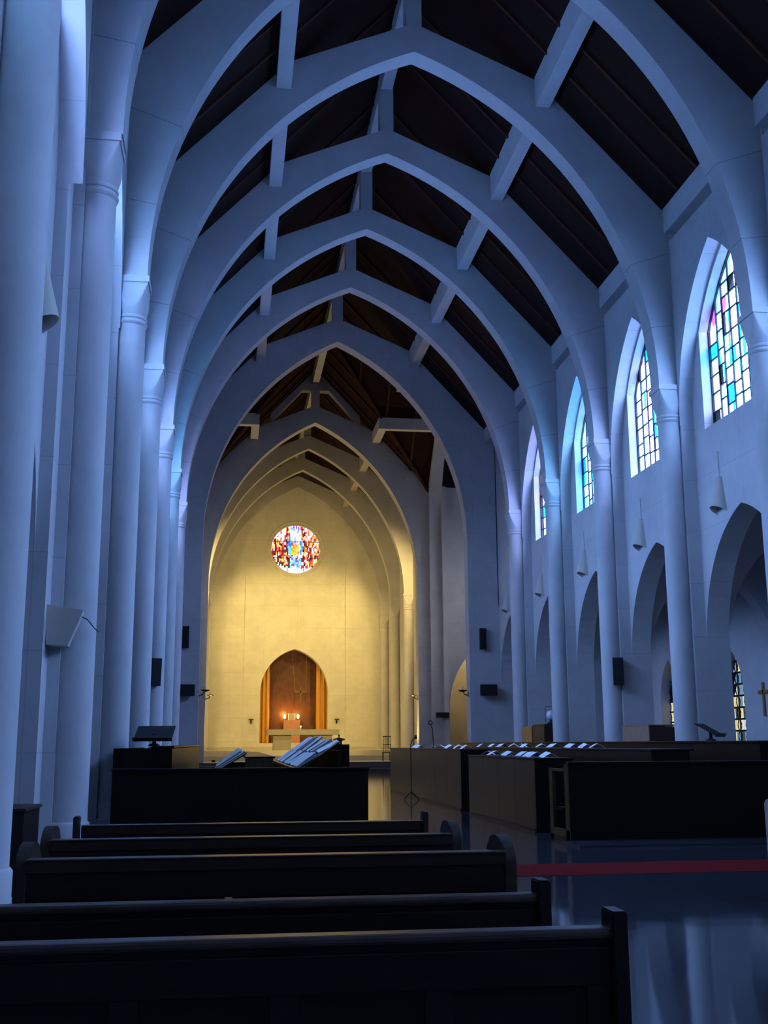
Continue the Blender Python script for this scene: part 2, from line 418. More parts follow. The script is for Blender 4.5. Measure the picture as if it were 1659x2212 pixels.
# sky portals: tell the renderer where daylight enters
for s in (1, -1):
    for k in range(-4, 5):
        l = bpy.data.lights.new('sky_portal', 'AREA'); l.shape = 'RECTANGLE'; l.size = 3.3; l.size_y = 4.3; l.cycles.is_portal = True
        lo = bpy.data.objects.new('sky_portal', l); COL.objects.link(lo); lo.location = (XC+s*7.45, bc(k), 11.05)
        lo.rotation_euler = Vector((-s, 0, 0)).to_track_quat('-Z', 'Y').to_euler()
        lo.rotation_euler = Matrix(((0, 0, s), (1, 0, 0) if s > 0 else (-1, 0, 0), (0, 1, 0))).to_euler()

# ------------------------------------------------------------------ columns
def build_column(label, loc, R=.285, ztop=ZC, base=True, group=None, s=1):
    """round column; s: which way the wall lies (+1 right)"""
    t = thing('round_column', label, 'column', loc, 0, group)
    if base:
        bm = bmesh.new(); h = .36; box(bm, -h, h, -h, h, 0, .13, .008); fin('plinth', bm, PLAIN, t)
        bm = bmesh.new(); lathe(bm, [(R+.03, .13), (R+.03, .38), (R+.015, .40), (R, .41)], 40); fin('base_ring', bm, PLAIN, t, 40)
    zc = ztop-.96
    bm = bmesh.new(); lathe(bm, [(R, .38 if base else 0), (R, zc)], 48); fin('shaft', bm, PLAIN, t, 40)
    bm = bmesh.new(); lathe(bm, [(R, zc-.02), (R+.022, zc), (R+.034, zc+.035), (R+.022, zc+.07), (R+.006, zc+.075), (R+.006, zc+.10), (R+.024, zc+.11), (R+.03, zc+.14), (R+.02, zc+.17), (R, zc+.18)], 48)
    fin('neck_ring', bm, PLAIN, t, 35)
    # cushion capital: a swelling round body cut flat by a square
    bm = bmesh.new(); N = 96; H = .325; rings = []
    for j in range(19):
        f = j/18; z = zc+.16+(ztop-.15-zc-.16)*f
        P = R+(1.4143*H-R)*f**.95
        rings.append([bm.verts.new((min(P, H/max(abs(math.cos(a)), abs(math.sin(a))))*math.cos(a), min(P, H/max(abs(math.cos(a)), abs(math.sin(a))))*math.sin(a), z)) for a in [2*PI*i/N for i in range(N)]])
    for a, b in zip(rings, rings[1:]):
        for i in range(N): bm.faces.new((a[i], a[(i+1) % N], b[(i+1) % N], b[i]))
    bm.faces.new(rings[-1]); bm.faces.new(rings[0][::-1])
    fin('capital', bm, PLAIN, t, 22)
    bm = bmesh.new(); box(bm, -.35, .35, -.35, .35, ztop-.15, ztop-.02, .006); box(bm, -.32, .32, -.32, .32, ztop-.02, ztop, .003)
    fin('abacus', bm, PLAIN, t)
    return t
ORD = ['nearest', 'second', 'third', 'fourth', 'fifth', 'sixth', 'seventh', 'eighth', 'ninth', 'tenth']
first = None
LCOL = {-1: 'very near round white column cut by the left picture edge', 0: 'round white column carrying the trapezoid wall box, beside the pew ends',
        1: 'round white column on a plinth next to the left end of the near choir stall front'}
RCOL = {1: 'round white column at the right picture edge in front of the highest stained window', 2: 'round white column behind the right music lectern',
        3: 'round white column with a tilted black speaker, right arcade', 4: 'round white column beside the clear globe lamp on the right',
        5: 'farthest round white column of the right arcade'}
for s in (-1, 1):
    for k in range(-4, 6):
        if s > 0: lab = RCOL.get(k, 'round white column of the right arcade beside or behind the viewer')
        else: lab = LCOL.get(k, 'round white column of the left row, %s from the picture edge' % ORD[k+1] if k > 1 else 'round white column of the left row beside or behind the viewer')
        loc = (XC+s*COLX-(.06 if s < 0 and k == 0 else 0), yk(k)+PW/2, 0)
        g = 'round nave columns'
        if first is None: first = build_column(lab, loc, group=g)
        else: dup(first, loc, 0, lab, g)

# ------------------------------------------------------------------ ribs (pointed arch frames)
HI = 6.2      # intrados half width
def extr(x):
    x = abs(x)
    if x < 3.25: return 20.0-.43*x+.04
    if x < 6.555: return 18.64-(x-3.25)*(18.64-15.1)/(6.555-3.25)
    return 15.1
def rib_mesh(half, zs, za, outer, depth, legz=ZC, top=extr):
    bm = bmesh.new()
    xs = sorted(set([p for p in (-6.555, -3.25, 0, 3.25, 6.555) if abs(p) <= outer] + [round(p[0], 5) for p in arch_pts(half, zs, za, 40)]))
    f = arc_z(half, zs, za)
    fn = lambda u, v, t: (u, t, v)
    for sg in (-1, 1):
        seg = [x for x in xs if x*sg >= -1e-6]
        ribbon(bm, [(x, f(x)) for x in seg], [(x, top(x)) for x in seg], fn, 0, depth)
        pts = sorted({sg*half, sg*outer} | {sg*p for p in (6.555,) if half < p < outer})
        ribbon(bm, [(x, legz) for x in pts], [(x, top(x)) for x in pts], fn, 0, depth)
    return bm
ribp = None
for i, k in enumerate(range(-4, 6)):
    lab = {1: 'huge near white arch rib cut by the top picture edge', 2: 'topmost white arch rib whose whole point is in view', 3: 'white arch rib, second whole point down from the top',
           4: 'white arch rib, third whole point down from the top', 5: 'last white nave arch rib before the flat crossing arch'}.get(k, 'white arch rib over or behind the viewer')
    if ribp is None:
        ribp = tag(fin('arch_rib', rib_mesh(HI, ZC, 19.2, WALL, .56), RIBM, None, None, (XC, yk(k)+.05, 0)), lab, 'arch', 'nave arch ribs')
    else:
        c = ribp.copy(); COL.objects.link(c); c.location = (XC, yk(k)+.05, 0); c['label'] = lab
# purlins, king posts and ridge beams
def roofz(o): return 15.1+(6.555-abs(o))*1.08
PN = {0: 'nearest', 1: 'near', 2: 'second', 3: 'third', 4: 'fourth', 5: 'last'}
for k in range(-4, 6):
    y0 = yk(k)+.66; y1 = yk(k+1)+.04 if k < 5 else YX0+.1
    for s in (-1, 1):
        bm = bmesh.new(); fn = lambda u, v, t: (XC+s*u, t, v)
        ribbon(bm, [(3.22, 17.85), (3.60, 17.85)], [(3.22, roofz(3.22)), (3.60, roofz(3.6))], fn, y0, y1)
        side = 'right' if s > 0 else 'left'
        lab = {0: 'white roof beam high on the %s, nearest one, cut by the top edge', 1: 'largest wholly visible white roof beam on the %s slope',
               2: 'white roof beam on the %s slope, second one down', 3: 'white roof beam on the %s slope, third one down', 4: 'white roof beam on the %s slope, fourth one down',
               5: 'white roof beam on the %s slope, last before the crossing'}.get(k, 'white roof beam on the %s slope above or behind the viewer') % side
        tag(fin('roof_beam', bm, PLAIN), lab, 'beam', 'white beams between the ribs')
    bm = bmesh.new(); box(bm, XC-.18, XC+.18, y0-.05, y1+.03, 21.4, 22.0)
    tag(fin('ridge_beam', bm, PLAIN), {1: 'white ridge beam piece at the very top of the picture', 2: 'white ridge beam piece seen below the topmost whole arch point',
        3: 'white ridge beam piece seen below the second whole arch point', 4: 'white ridge beam piece seen below the third whole arch point',
        5: 'white ridge beam piece just before the crossing arch'}.get(k, 'white ridge beam piece above or behind the viewer'), 'beam', 'ridge beams')
for k in range(-4, 6):
    bm = bmesh.new(); box(bm, XC-.205, XC+.205, yk(k)+.08, yk(k)+.62, 19.9, 22.0)
    tag(fin('king_post', bm, PLAIN), {2: 'white post on the topmost whole arch point, cut by the top edge', 3: 'white post standing on the second whole arch point', 4: 'white post standing on the third whole arch point',
        5: 'white post standing on the last nave arch rib'}.get(k, 'white roof post above or behind the viewer'), 'post', 'roof posts')

# ------------------------------------------------------------------ roof
def gable_roof(name, y0, y1, thick=.15, ends=None):
    bm = bmesh.new()
    zr = roofz(0)
    for s in (-1, 1):
        ribbon(bm, [(XC, zr), (XC+s*7.7, roofz(7.7))], [(XC, zr+thick), (XC+s*7.7, roofz(7.7)+thick)], lambda u, v, t: (u, t, v), y0, y1)
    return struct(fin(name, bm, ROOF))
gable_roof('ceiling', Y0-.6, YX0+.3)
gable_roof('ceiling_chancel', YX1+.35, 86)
nr = 0
def rafter(y, label, group):
    bm = bmesh.new()
    for s in (-1, 1):
        ribbon(bm, [(XC+s*.0, roofz(0)-.11), (XC+s*6.5, roofz(6.5)-.11)], [(XC+s*.0, roofz(0)), (XC+s*6.5, roofz(6.5))], lambda u, v, t: (u, t, v), y-.04, y+.04)
    return tag(fin('roof_rafter', bm, ROOFB), label, 'rafter', group)
RP = ['near', 'middle', 'far']
for k in range(-1, 6):
    for j in range(3):
        y = yk(k)+PW+(D-PW)*(j+1)/4
        lab = 'dark wooden rafter pair, %s of three, in the roof bay %s' % (RP[j], {1: 'at the top picture edge', 2: 'behind the topmost whole arch', 3: 'behind the second whole arch', 4: 'behind the third whole arch', 5: 'just before the crossing'}.get(k, 'above the viewer' if k == 0 else 'behind the viewer'))
        rafter(y, lab, 'dark rafters')

# ------------------------------------------------------------------ aisles
for s, nm in ((1, 'right'), (-1, 'left')):
    X = lambda o: XC+s*o
    bm = bmesh.new()
    LH, LS, LA = .85, 2.9, 4.35
    lz = arc_z(LH, LS, LA); fn = lambda u, v, t: (X(t), u, v)
    yprev = Y0
    for k in range(-4, 6):
        c = bc(k)+.45
        if k == 5: c = 44.5
        pts = arch_pts(LH, LS, LA, 8)
        ribbon(bm, [(yprev, 0), (c-LH, 0)], [(yprev, 7.2), (c-LH, 7.2)], fn, AISLE, AISLE+.5)
        ribbon(bm, pts_ := [(c+y, z) for y, z in pts], [(y, 7.2) for y, z in pts_], fn, AISLE, AISLE+.5)
        ribbon(bm, [(c-LH, 0), (c+LH, 0)], [(c-LH, 1.0), (c+LH, 1.0)], fn, AISLE, AISLE+.5)
        yprev = c+LH
    ribbon(bm, [(yprev, 0), (YX0, 0)], [(yprev, 7.2), (YX0, 7.2)], fn, AISLE, AISLE+.5)
    struct(fin('wall_%s_aisle' % nm, bm, PLAIN))
    bm = bmesh.new(); a, b = sorted((X(BACK-.02), X(AISLE+.5))); box(bm, a, b, Y0-.6, YX0+.6, 7.2, 7.4)
    struct(fin('ceiling_%s_aisle' % nm, bm, PLAIN))
    bm = bmesh.new(); box(bm, a, b, Y0-.6, Y0, 0, 7.2); struct(fin('wall_%s_aisle_back' % nm, bm, PLAIN))
    bm = bmesh.new(); box(bm, a, b, YX0, YX0+.5, 0, 7.2); struct(fin('wall_%s_aisle_end' % nm, bm, PLAIN))
    # transverse arches of the aisle
    for k in range(-3, 6):
        c = (BACK+AISLE)/2; hh = (AISLE-BACK)/2
        bm = bmesh.new(); pts = arch_pts(hh, 3.6, 6.6, 14)
        ribbon(bm, [(X(c+x), z) for x, z in pts], [(X(c+x), 7.2) for x, z in pts], lambda u, v, t: (u, t, v), yk(k)+.05, yk(k)+PW-.05)
        tag(fin('aisle_arch', bm, PLAIN), {2: 'white cross arch in the %s aisle seen through the nearest visible arcade opening'}.get(k, 'white cross arch spanning the %s side aisle') % nm, 'arch', 'aisle cross arches %s' % nm)
    # lancet windows
    for k in range(-4, 6):
        c = bc(k)+.45
        if k == 5: c = 44.5
        wn += 1
        e = struct(bpy.data.objects.new('window_%d' % wn, None)); COL.objects.link(e); e.location = (X(AISLE+.35), c, 0)
        if k == -4 and s > 0:
            rnd = random.Random(5); quads = []; bars = bmesh.new()
            LP = [((.9, .75, .35), 4), ((.25, .35, .5), 3), ((.8, .8, .75), 3), ((.05, .06, .05), 3), ((.15, .3, .45), 3)]
            nz = 9; z = 1.0
            for j in range(nz):
                z2 = min(z+.37, LA)
                for i in range(3):
                    u, v_ = -LH+2*LH*i/3, -LH+2*LH*(i+1)/3
                    tu, tv = (min(z2, lz(u) if z2 > LS else z2), min(z2, lz(v_) if z2 > LS else z2))
                    if max(tu, tv) <= z: continue
                    m_ = (u+v_)/2; zm = (z+z2)/2
                    col = pick(rnd, LP); col2 = pick(rnd, LP)
                    quads.append(([(u+.05, z+.03), (m_, z+.03), (m_, max(tv, z+.03)-.03), (u+.05, max(tu, z+.04)-.03)], col))
                    quads.append(([(m_+.01, z+.03), (v_-.05, z+.03), (v_-.05, max(tv, z+.04)-.03), (m_+.01, max(tv, z+.04)-.03)], col2))
                    # curved lead bulging across each pane
                    tube(bars, [(-.02, u+.03+.10*math.sin(PI*q/6), z+(z2-z)*q/6) for q in range(7)], .018, 5)
                    tube(bars, [(-.02, v_-.03-.10*math.sin(PI*q/6), z+(z2-z)*q/6) for q in range(7)], .018, 5)
                box(bars, -.03, .03, -LH, LH, z-.03, z+.03)
                z = z2
            bb = bmesh.new(); pp = arch_pts(LH, LS, LA, 8); ribbon(bb, [(u, 1.0) for u, v_ in pp], pp, lambda u, v_, t_: (t_, u, v_), .03, .05); lb = fin('backing', bb, LEADM, e)  # backing: unseen sheet added behind the panes to block the sky
            lg = colour_mesh('glass', quads, GLAN, e, lambda u, v_: (.0, u, v_)); ll = fin('leading', bars, LEADM, e)
        else:
            for p in (lg, ll, lb):
                c_ = p.copy(); COL.objects.link(c_); c_.parent = e

# ------------------------------------------------------------------ crossing arch, chancel arch
HX = 5.69
def full_top(x): return roofz(x)
def cross_wall(name, y0, depth, za, top, outer, legz=0, m=PLAIN):
    bm = bmesh.new(); zs = ZC-.2
    f = arc_z(HX, zs, za); xs = [p[0] for p in arch_pts(HX, zs, za, 40)]
    extra = [-3.25, 0, 3.25]
    xs = sorted(set(round(x, 5) for x in xs+extra))
    fn = lambda u, v, t: (XC+u, t, v)
    for sg in (-1, 1):
        seg = [x for x in xs if x*sg >= -1e-6]
        ribbon(bm, [(x, f(x)) for x in seg], [(x, top(x)) for x in seg], fn, y0, y0+depth)
        pts = sorted([sg*p for p in (HX, 6.555, outer)])
        ribbon(bm, [(x, legz) for x in pts], [(x, top(x)) for x in pts], fn, y0, y0+depth)
    return struct(fin(name, bm, m))
cross_wall('wall_crossing_front', YX0, .72, 18.95, lambda x: extr(x) if abs(x) < 6.555 else 15.1, WALL+.6, m=WALLM)
cross_wall('wall_crossing_back', YX1, .72, 19.0, lambda x: (20.0-.43*abs(x) if abs(x) < 3.25 else 18.6-(abs(x)-3.25)*1.0) if abs(x) < 6.4 else 15.1, WALL+.3, m=WALLM)
# king post over the crossing arch
for y, lab in ((YX0+.1, 'white post on top of the wide crossing arch'), (YX1+.1, 'white post on top of the farther arch leading into the sanctuary')):
    bm = bmesh.new(); box(bm, XC-.23, XC+.23, y, y+.5, 19.85, 22.0)
    tag(fin('king_post', bm, PLAIN), lab, 'post', 'roof posts')
# gable frame above the sanctuary arch: two sloped struts and a collar
t = thing('gable_frame', 'white gable truss of sloping struts and a collar above the sanctuary arch', 'truss', (XC, YX1+.05, 0))
for s in (-1, 1):
    bm = bmesh.new(); fn = lambda u, v, t_: (s*u, t_, v)
    ribbon(bm, [(.75, 20.9), (2.5, 18.95)], [(.75, roofz(.75)-.02), (2.5, roofz(2.5)-.02)], fn, 0, .55); fin('strut', bm, PLAIN, t)
    bm = bmesh.new(); ribbon(bm, [(.0, 20.9), (.75, 20.9)], [(.0, roofz(0)-.02), (.75, roofz(.75)-.02)], fn, 0, .55); fin('collar', bm, PLAIN, t)
# groin roof of the crossing: two gables meeting in valleys
CYX = (YX0+.3+YX1+.35)/2; HL = (YX1-YX0+.05)/2
bm = bmesh.new(); zr = roofz(0); ze = roofz(HL)
for th in (0, .15):
    a_ = bm.verts.new((XC, CYX, zr+th))
    e_ = [bm.verts.new((XC+dx*HL, CYX+dy*HL, z_+th)) for dx, dy, z_ in ((0, -1, zr), (1, -1, ze), (1, 0, zr), (1, 1, ze), (0, 1, zr), (-1, 1, ze), (-1, 0, zr), (-1, -1, ze))]
    for i in range(8): bm.faces.new((a_, e_[i], e_[(i+1) % 8]))
struct(fin('ceiling_crossing', bm, ROOF))
# crossing purlins
for s in (-1, 1):
    nm = 'right' if s > 0 else 'left'
    for y0, y1, wh in ((YX0+.72, CYX-3.2, 'near'), (CYX+3.2, YX1, 'far')):
        bm = bmesh.new(); box(bm, *sorted((XC+s*3.18, XC+s*3.6)), y0, y1, 17.9, 18.52)
        tag(fin('roof_beam', bm, PLAIN), 'short white beam high in the crossing roof on the %s, %s one' % (nm, 'ending at the sanctuary arch' if wh == 'far' else 'just beyond the flat crossing arch'), 'beam', 'crossing roof beams')
        bm = bmesh.new(); yb = y1-.4 if wh == 'near' else y0
        box(bm, *sorted((XC+s*3.6, XC+s*11.3)), yb, yb+.4, 17.9, 18.52)
        tag(fin('roof_beam', bm, PLAIN), 'level white cross beam in the crossing roof running to the %s, %s one' % (nm, 'farther' if wh == 'far' else 'nearer'), 'beam', 'crossing cross beams')
    bm = bmesh.new(); box(bm, *sorted((XC+s*5.05, XC+s*6.3)), YX1-.16, YX1, 15.8, 16.35)
    tag(fin('corbel_block', bm, PLAIN), 'stone corbel band high on the %s shoulder of the sanctuary arch' % nm, 'corbel')
def crafter(v, axis, label):
    bm = bmesh.new(); t_ = abs(v); z0 = roofz(t_)-.14
    for sg in (-1, 1):
        # rafters lie on the transept slopes or the nave slopes, from ridge level down to the valley
        if axis == 'x': ribbon(bm, [(CYX, roofz(0)-.14), (CYX+sg*t_, z0)], [(CYX, roofz(0)), (CYX+sg*t_, z0+.14)], lambda u, w_, t2: (t2, u, w_), XC+v-.06, XC+v+.06)
        else: ribbon(bm, [(XC, roofz(0)-.14), (XC+sg*t_, z0)], [(XC, roofz(0)), (XC+sg*t_, z0+.14)], lambda u, w_, t2: (u, t2, w_), CYX+v-.06, CYX+v+.06)
    tag(fin('roof_rafter', bm, ROOFB), label, 'rafter', 'crossing rafters')
for v in (-5.2, -3.6, -2.0, 2.0, 3.6, 5.2):
    crafter(v, 'y', 'dark rafter pair of the crossing roof across the nave, %s' % {-5.2: 'just beyond the flat arch', -3.6: 'second', -2.0: 'third', 2.0: 'fourth', 3.6: 'fifth', 5.2: 'nearest the sanctuary arch'}[v])
    crafter(v, 'x', 'dark rafter pair of the crossing roof along the nave, %s from the left' % {-5.2: 'first', -3.6: 'second', -2.0: 'third', 2.0: 'fourth', 3.6: 'fifth', 5.2: 'last'}[v])
for s in (-1, 1):
    bm = bmesh.new()      # valley beams
    for dy in (-1, 1):
        p0 = Vector((XC, CYX, roofz(0)-.1)); p1 = Vector((XC+s*6.4, CYX+dy*6.3, roofz(6.4)-.1)); tube(bm, [p0, p1], .10, 4)
    o_ = fin('valley_rafter', bm, ROOFB); tag(o_, 'pair of dark diagonal valley rafters on the %s of the crossing roof' % ('right' if s > 0 else 'left'), 'rafter')
bm = bmesh.new(); box(bm, XC-.18, XC+.18, YX0+.5, YX1, 21.3, 22.0); tag(fin('ridge_beam', bm, PLAIN), 'white ridge beam running over the crossing', 'beam', 'ridge beams')
# side arches of the crossing and transepts
for s, nm in ((1, 'right'), (-1, 'left')):
    X = lambda o: XC+s*o
    bm = bmesh.new(); c = (YX0+.72+YX1)/2; hh = (YX1-YX0-.72)/2-.25
    pts = arch_pts(hh, 13.0, 18.9, 24)
    fn = lambda u, v, t_: (X(t_), u, v)
    ribbon(bm, [(c+y, z) for y, z in pts], [(c+y, max(z+.3, 20.0-.43*abs(y)) if abs(y) < 3.25 else 18.6-(abs(y)-3.25)*1.0+.0) for y, z in pts], fn, 6.35, 7.0)
    for y0, y1 in ((YX0+.72, c-hh), (c+hh, YX1)):
        ribbon(bm, [(y0, 0), (y1, 0)], [(y0, 15.8), (y1, 15.8)], fn, 6.35, 7.0)
    struct(fin('wall_crossing_%s' % nm, bm, PLAIN))
    bm = bmesh.new(); a, b = sorted((X(7.0), X(7.25))); box(bm, a, b, YX1-.5, YX1, 0, 15.4)
    struct(fin('wall_crossing_pier_%s' % nm, bm, PLAIN))
    # transept walls
    bm = bmesh.new(); fnx = lambda u, v, t_: (X(u), t_, v)
    aw = 1.75; ac = 9.12
    pts = arch_pts(aw, 3.2, 6.7, 12)
    ribbon(bm, [(7.0, 0), (ac-aw, 0)], [(7.0, 19), (ac-aw, 19)], fnx, YX1, YX1+.5)
    ribbon(bm, [(ac+x, z) for x, z in pts], [(ac+x, 19) for x, z in pts], fnx, YX1, YX1+.5)
    ribbon(bm, [(ac+aw, 0), (11.5, 0)], [(ac+aw, 19), (11.5, 19)], fnx, YX1, YX1+.5)
    struct(fin('wall_transept_%s_back' % nm, bm, WALLM))
    bm = bmesh.new(); ribbon(bm, [(7.0, 7.2), (11.5, 7.2)], [(7.0, 15.6), (11.5, 15.6)], fnx, YX0, YX0+.5)
    struct(fin('wall_transept_%s_front' % nm, bm, WALLM))
    bm = bmesh.new()
    fn = lambda u, v, t_: (X(t_), u, v)
    ribbon(bm, [(YX0+.5, 0), (YX1+.5, 0)], [(YX0+.5, 9), (YX1+.5, 9)], fn, 11.3, 11.8)
    ribbon(bm, [(YX0+.5, 14.5), (YX1+.5, 14.5)], [(YX0+.5, 22.6), (YX1+.5, 22.6)], fn, 11.3, 11.8)
    for y0, y1 in ((YX0+.5, 49.5), (52.5, 55), (58, YX1+.5)): ribbon(bm, [(y0, 9), (y1, 9)], [(y0, 14.5), (y1, 14.5)], fn, 11.3, 11.8)
    struct(fin('wall_transept_%s_end' % nm, bm, WALLM))
    for y0 in (49.5, 55):
        wn += 1; rnd = random.Random(wn); q = []
        for i in range(6):
            for j in range(9): q.append(([(y0+i*.5+.02, 9+j*.61), (y0+i*.5+.48, 9+j*.61), (y0+i*.5+.48, 9.58+j*.61), (y0+i*.5+.02, 9.58+j*.61)], pick(rnd, PAL)))
        struct(colour_mesh('window_%d' % wn, q, GTRAN, None, lambda u, v_: (X(11.5), u, v_)))
    # side chapel behind the transept arch, transept ceiling
    bm = bmesh.new(); a, b = sorted((X(7.4), X(11.8))); box(bm, a, b, 66, 66.3, 0, 8); box(bm, *sorted((X(11.3), X(11.8))), YX1+.5, 66, 0, 7.8); box(bm, a, b, YX1+.5, 66.3, 7.8, 8)
    box(bm, *sorted((X(7.05), X(7.4))), YX1+.7, 66.3, 0, 8)
    struct(fin('wall_chapel_%s' % nm, bm, PLAIN))
    bm = bmesh.new(); zr = roofz(0)
    ribbon(bm, [(CYX-7, roofz(7)), (CYX, zr), (CYX+7, roofz(7))], [(CYX-7, roofz(7)+.15), (CYX, zr+.15), (CYX+7, roofz(7)+.15)], lambda u, v, t_: (X(t_), u, v), HL-.02, 11.8)
    struct(fin('ceiling_transept_%s' % nm, bm, ROOF))
# warm ceiling lamps in the side chapels
for s in (-1, 1):
    l = bpy.data.lights.new('chapel_lamp', 'POINT'); l.energy = 160; l.color = (1, .68, .22); l.shadow_soft_size = .15
    lo = bpy.data.objects.new('chapel_lamp_light', l); COL.objects.link(lo); lo.location = (XC+s*9.5, 63.5, 6.6)
    t = thing('ceiling_lamp', 'small round ceiling lamp in the %s side chapel' % ('right' if s > 0 else 'left'), 'lamp', (XC+s*9.5, 63.5, 7.4))
    bm = bmesh.new(); lathe(bm, [(.12, 0), (.16, .05), (.16, .36), (.05, .4)], 16); fin('lamp_housing', bm, GREY, t, 40)
    lo.parent = t; lo.location = (0, 0, -.3)

# ------------------------------------------------------------------ chancel
CH = 5.85; XCC = 4.51; CY = (66.5, 72.0, 77.2)
for s, nm in ((1, 'right'), (-1, 'left')):
    X = lambda o: XCC+s*o
    bm = bmesh.new(); a, b = sorted((X(6.42), X(7.3)))
    box(bm, a, b, YX1+.72, YE, 0, 15.2)
    for ya, yb in ((YX1+.7, CY[0]), (CY[0]+.56, CY[1]), (CY[1]+.56, CY[2])): box(bm, *sorted((X(5.98), X(6.8))), ya, yb, 14.3, 15.62)
    struct(fin('wall_chancel_%s' % nm, bm, PLAIN))
    for i, y in enumerate(CY):
        dup(first, (X(CH+.30), y+.3, -.25 if False else 0), 0, 'warm-lit round column of the sanctuary, %s side, %s' % (nm, ('nearest the crossing', 'middle one', 'touching the end wall')[i]), 'round sanctuary columns')
for i, y in enumerate(CY):
    bm = rib_mesh(CH, ZC, 19.2, 6.8, .55 if i < 2 else .8, top=extr)
    tag(fin('arch_rib', bm, PLAIN, None, None, (XCC, y, 0)), 'warm-lit arch rib over the sanctuary, %s' % ('nearest the crossing', 'middle one', 'against the end wall')[i], 'arch', 'sanctuary arch ribs')
    if i < 2:
        bm = bmesh.new(); box(bm, XC-.205, XC+.205, y+.03, y+.5, 19.9, 22.0)
        tag(fin('king_post', bm, PLAIN), 'post on the %s sanctuary arch rib' % ('near', 'middle')[i], 'post', 'roof posts')
for i, (y0, y1) in enumerate(((YX1+.7, CY[0]), (CY[0]+.55, CY[1]), (CY[1]+.55, CY[2]))):
    for s in (-1, 1):
        bm = bmesh.new(); ribbon(bm, [(3.2, 17.85), (3.62, 17.85)], [(3.2, roofz(3.2)), (3.62, roofz(3.62))], lambda u, v, t_: (XC+s*u, t_, v), y0, y1)
        tag(fin('roof_beam', bm, PLAIN), 'warm-lit roof beam of the sanctuary, %s side, %s bay' % ('right' if s > 0 else 'left', ('nearest', 'middle', 'farthest')[i]), 'beam', 'sanctuary roof beams')
    bm = bmesh.new(); box(bm, XC-.18, XC+.18, y0, y1, 21.3, 22.0); tag(fin('ridge_beam', bm, PLAIN), 'ridge beam piece over the sanctuary, %s bay' % ('nearest', 'middle', 'farthest')[i], 'beam', 'ridge beams')
    for j in range(2): rafter(y0+(y1-y0)*(j+1)/3, 'dark rafter pair over the sanctuary, %s bay, %s one' % (('nearest', 'middle', 'farthest')[i], ('near', 'far')[j]), 'dark rafters')
# end wall with niche and round window
NW, NSZ, NA, NB = 2.34, 4.85, 7.85, 1.45
RZ, RR = 14.88, 1.74
nz_ = arc_z(NW, NSZ, NA)
bm = bmesh.new(); fn = lambda u, v, t_: (XC+u, t_, v)
pts = arch_pts(NW, NSZ, NA, 14)
circ = [(RR*math.cos(PI-PI*i/32), RR*math.sin(PI*i/32)) for i in range(33)]
ribbon(bm, [(-7.2, 0), (-NW, 0)], [(-7.2, 12), (-NW, 12)], fn, YE, YE+.9)
ribbon(bm, [(NW, 0), (7.2, 0)], [(NW, 12), (7.2, 12)], fn, YE, YE+.9)
ribbon(bm, pts, [(x, 12) for x, z in pts], fn, YE, YE+.9)
ribbon(bm, [(-NW, 0), (NW, 0)], [(-NW, NB), (NW, NB)], fn, YE, YE+.9)
ribbon(bm, [(-7.2, 12), (-RR, 12)], [(-7.2, 22.4), (-RR, 22.4)], fn, YE, YE+.5)
ribbon(bm, [(RR, 12), (7.2, 12)], [(RR, 22.4), (7.2, 22.4)], fn, YE, YE+.5)
ribbon(bm, [(x, 12) for x, z in circ], [(x, RZ-z) for x, z in circ], fn, YE, YE+.5)
ribbon(bm, [(x, RZ+z) for x, z in circ], [(x, 22.4) for x, z in circ], fn, YE, YE+.5)
for x in (-3.52, 3.52):     # shallow steps in the wall: outer zones stand a little forward
    box(bm, XC+min(x, 2*x), XC+max(x, 2*x), YE-.09, YE, 0, 22.4)
struct(fin('wall_end', bm, ENDM))
bm = bmesh.new()            # moulding round the rose
N = 64
def torus(bm, R, r, c, n=64, m=8):
    rg = [[bm.verts.new((c[0]+(R+r*math.cos(2*PI*j/m))*math.cos(2*PI*i/n), c[1]+r*.6*math.sin(2*PI*j/m), c[2]+(R+r*math.cos(2*PI*j/m))*math.sin(2*PI*i/n))) for j in range(m)] for i in range(n)]
    for i in range(n):
        for j in range(m): bm.faces.new((rg[i][j], rg[(i+1) % n][j], rg[(i+1) % n][(j+1) % m], rg[i][(j+1) % m]))
torus(bm, 1.98, .07, (XC, YE-.0, RZ))
torus(bm, RR+.03, .045, (XC, YE-.0, RZ))
o = fin('trim_%d' % (n+1), bm, ENDM, None, 60); struct(o)
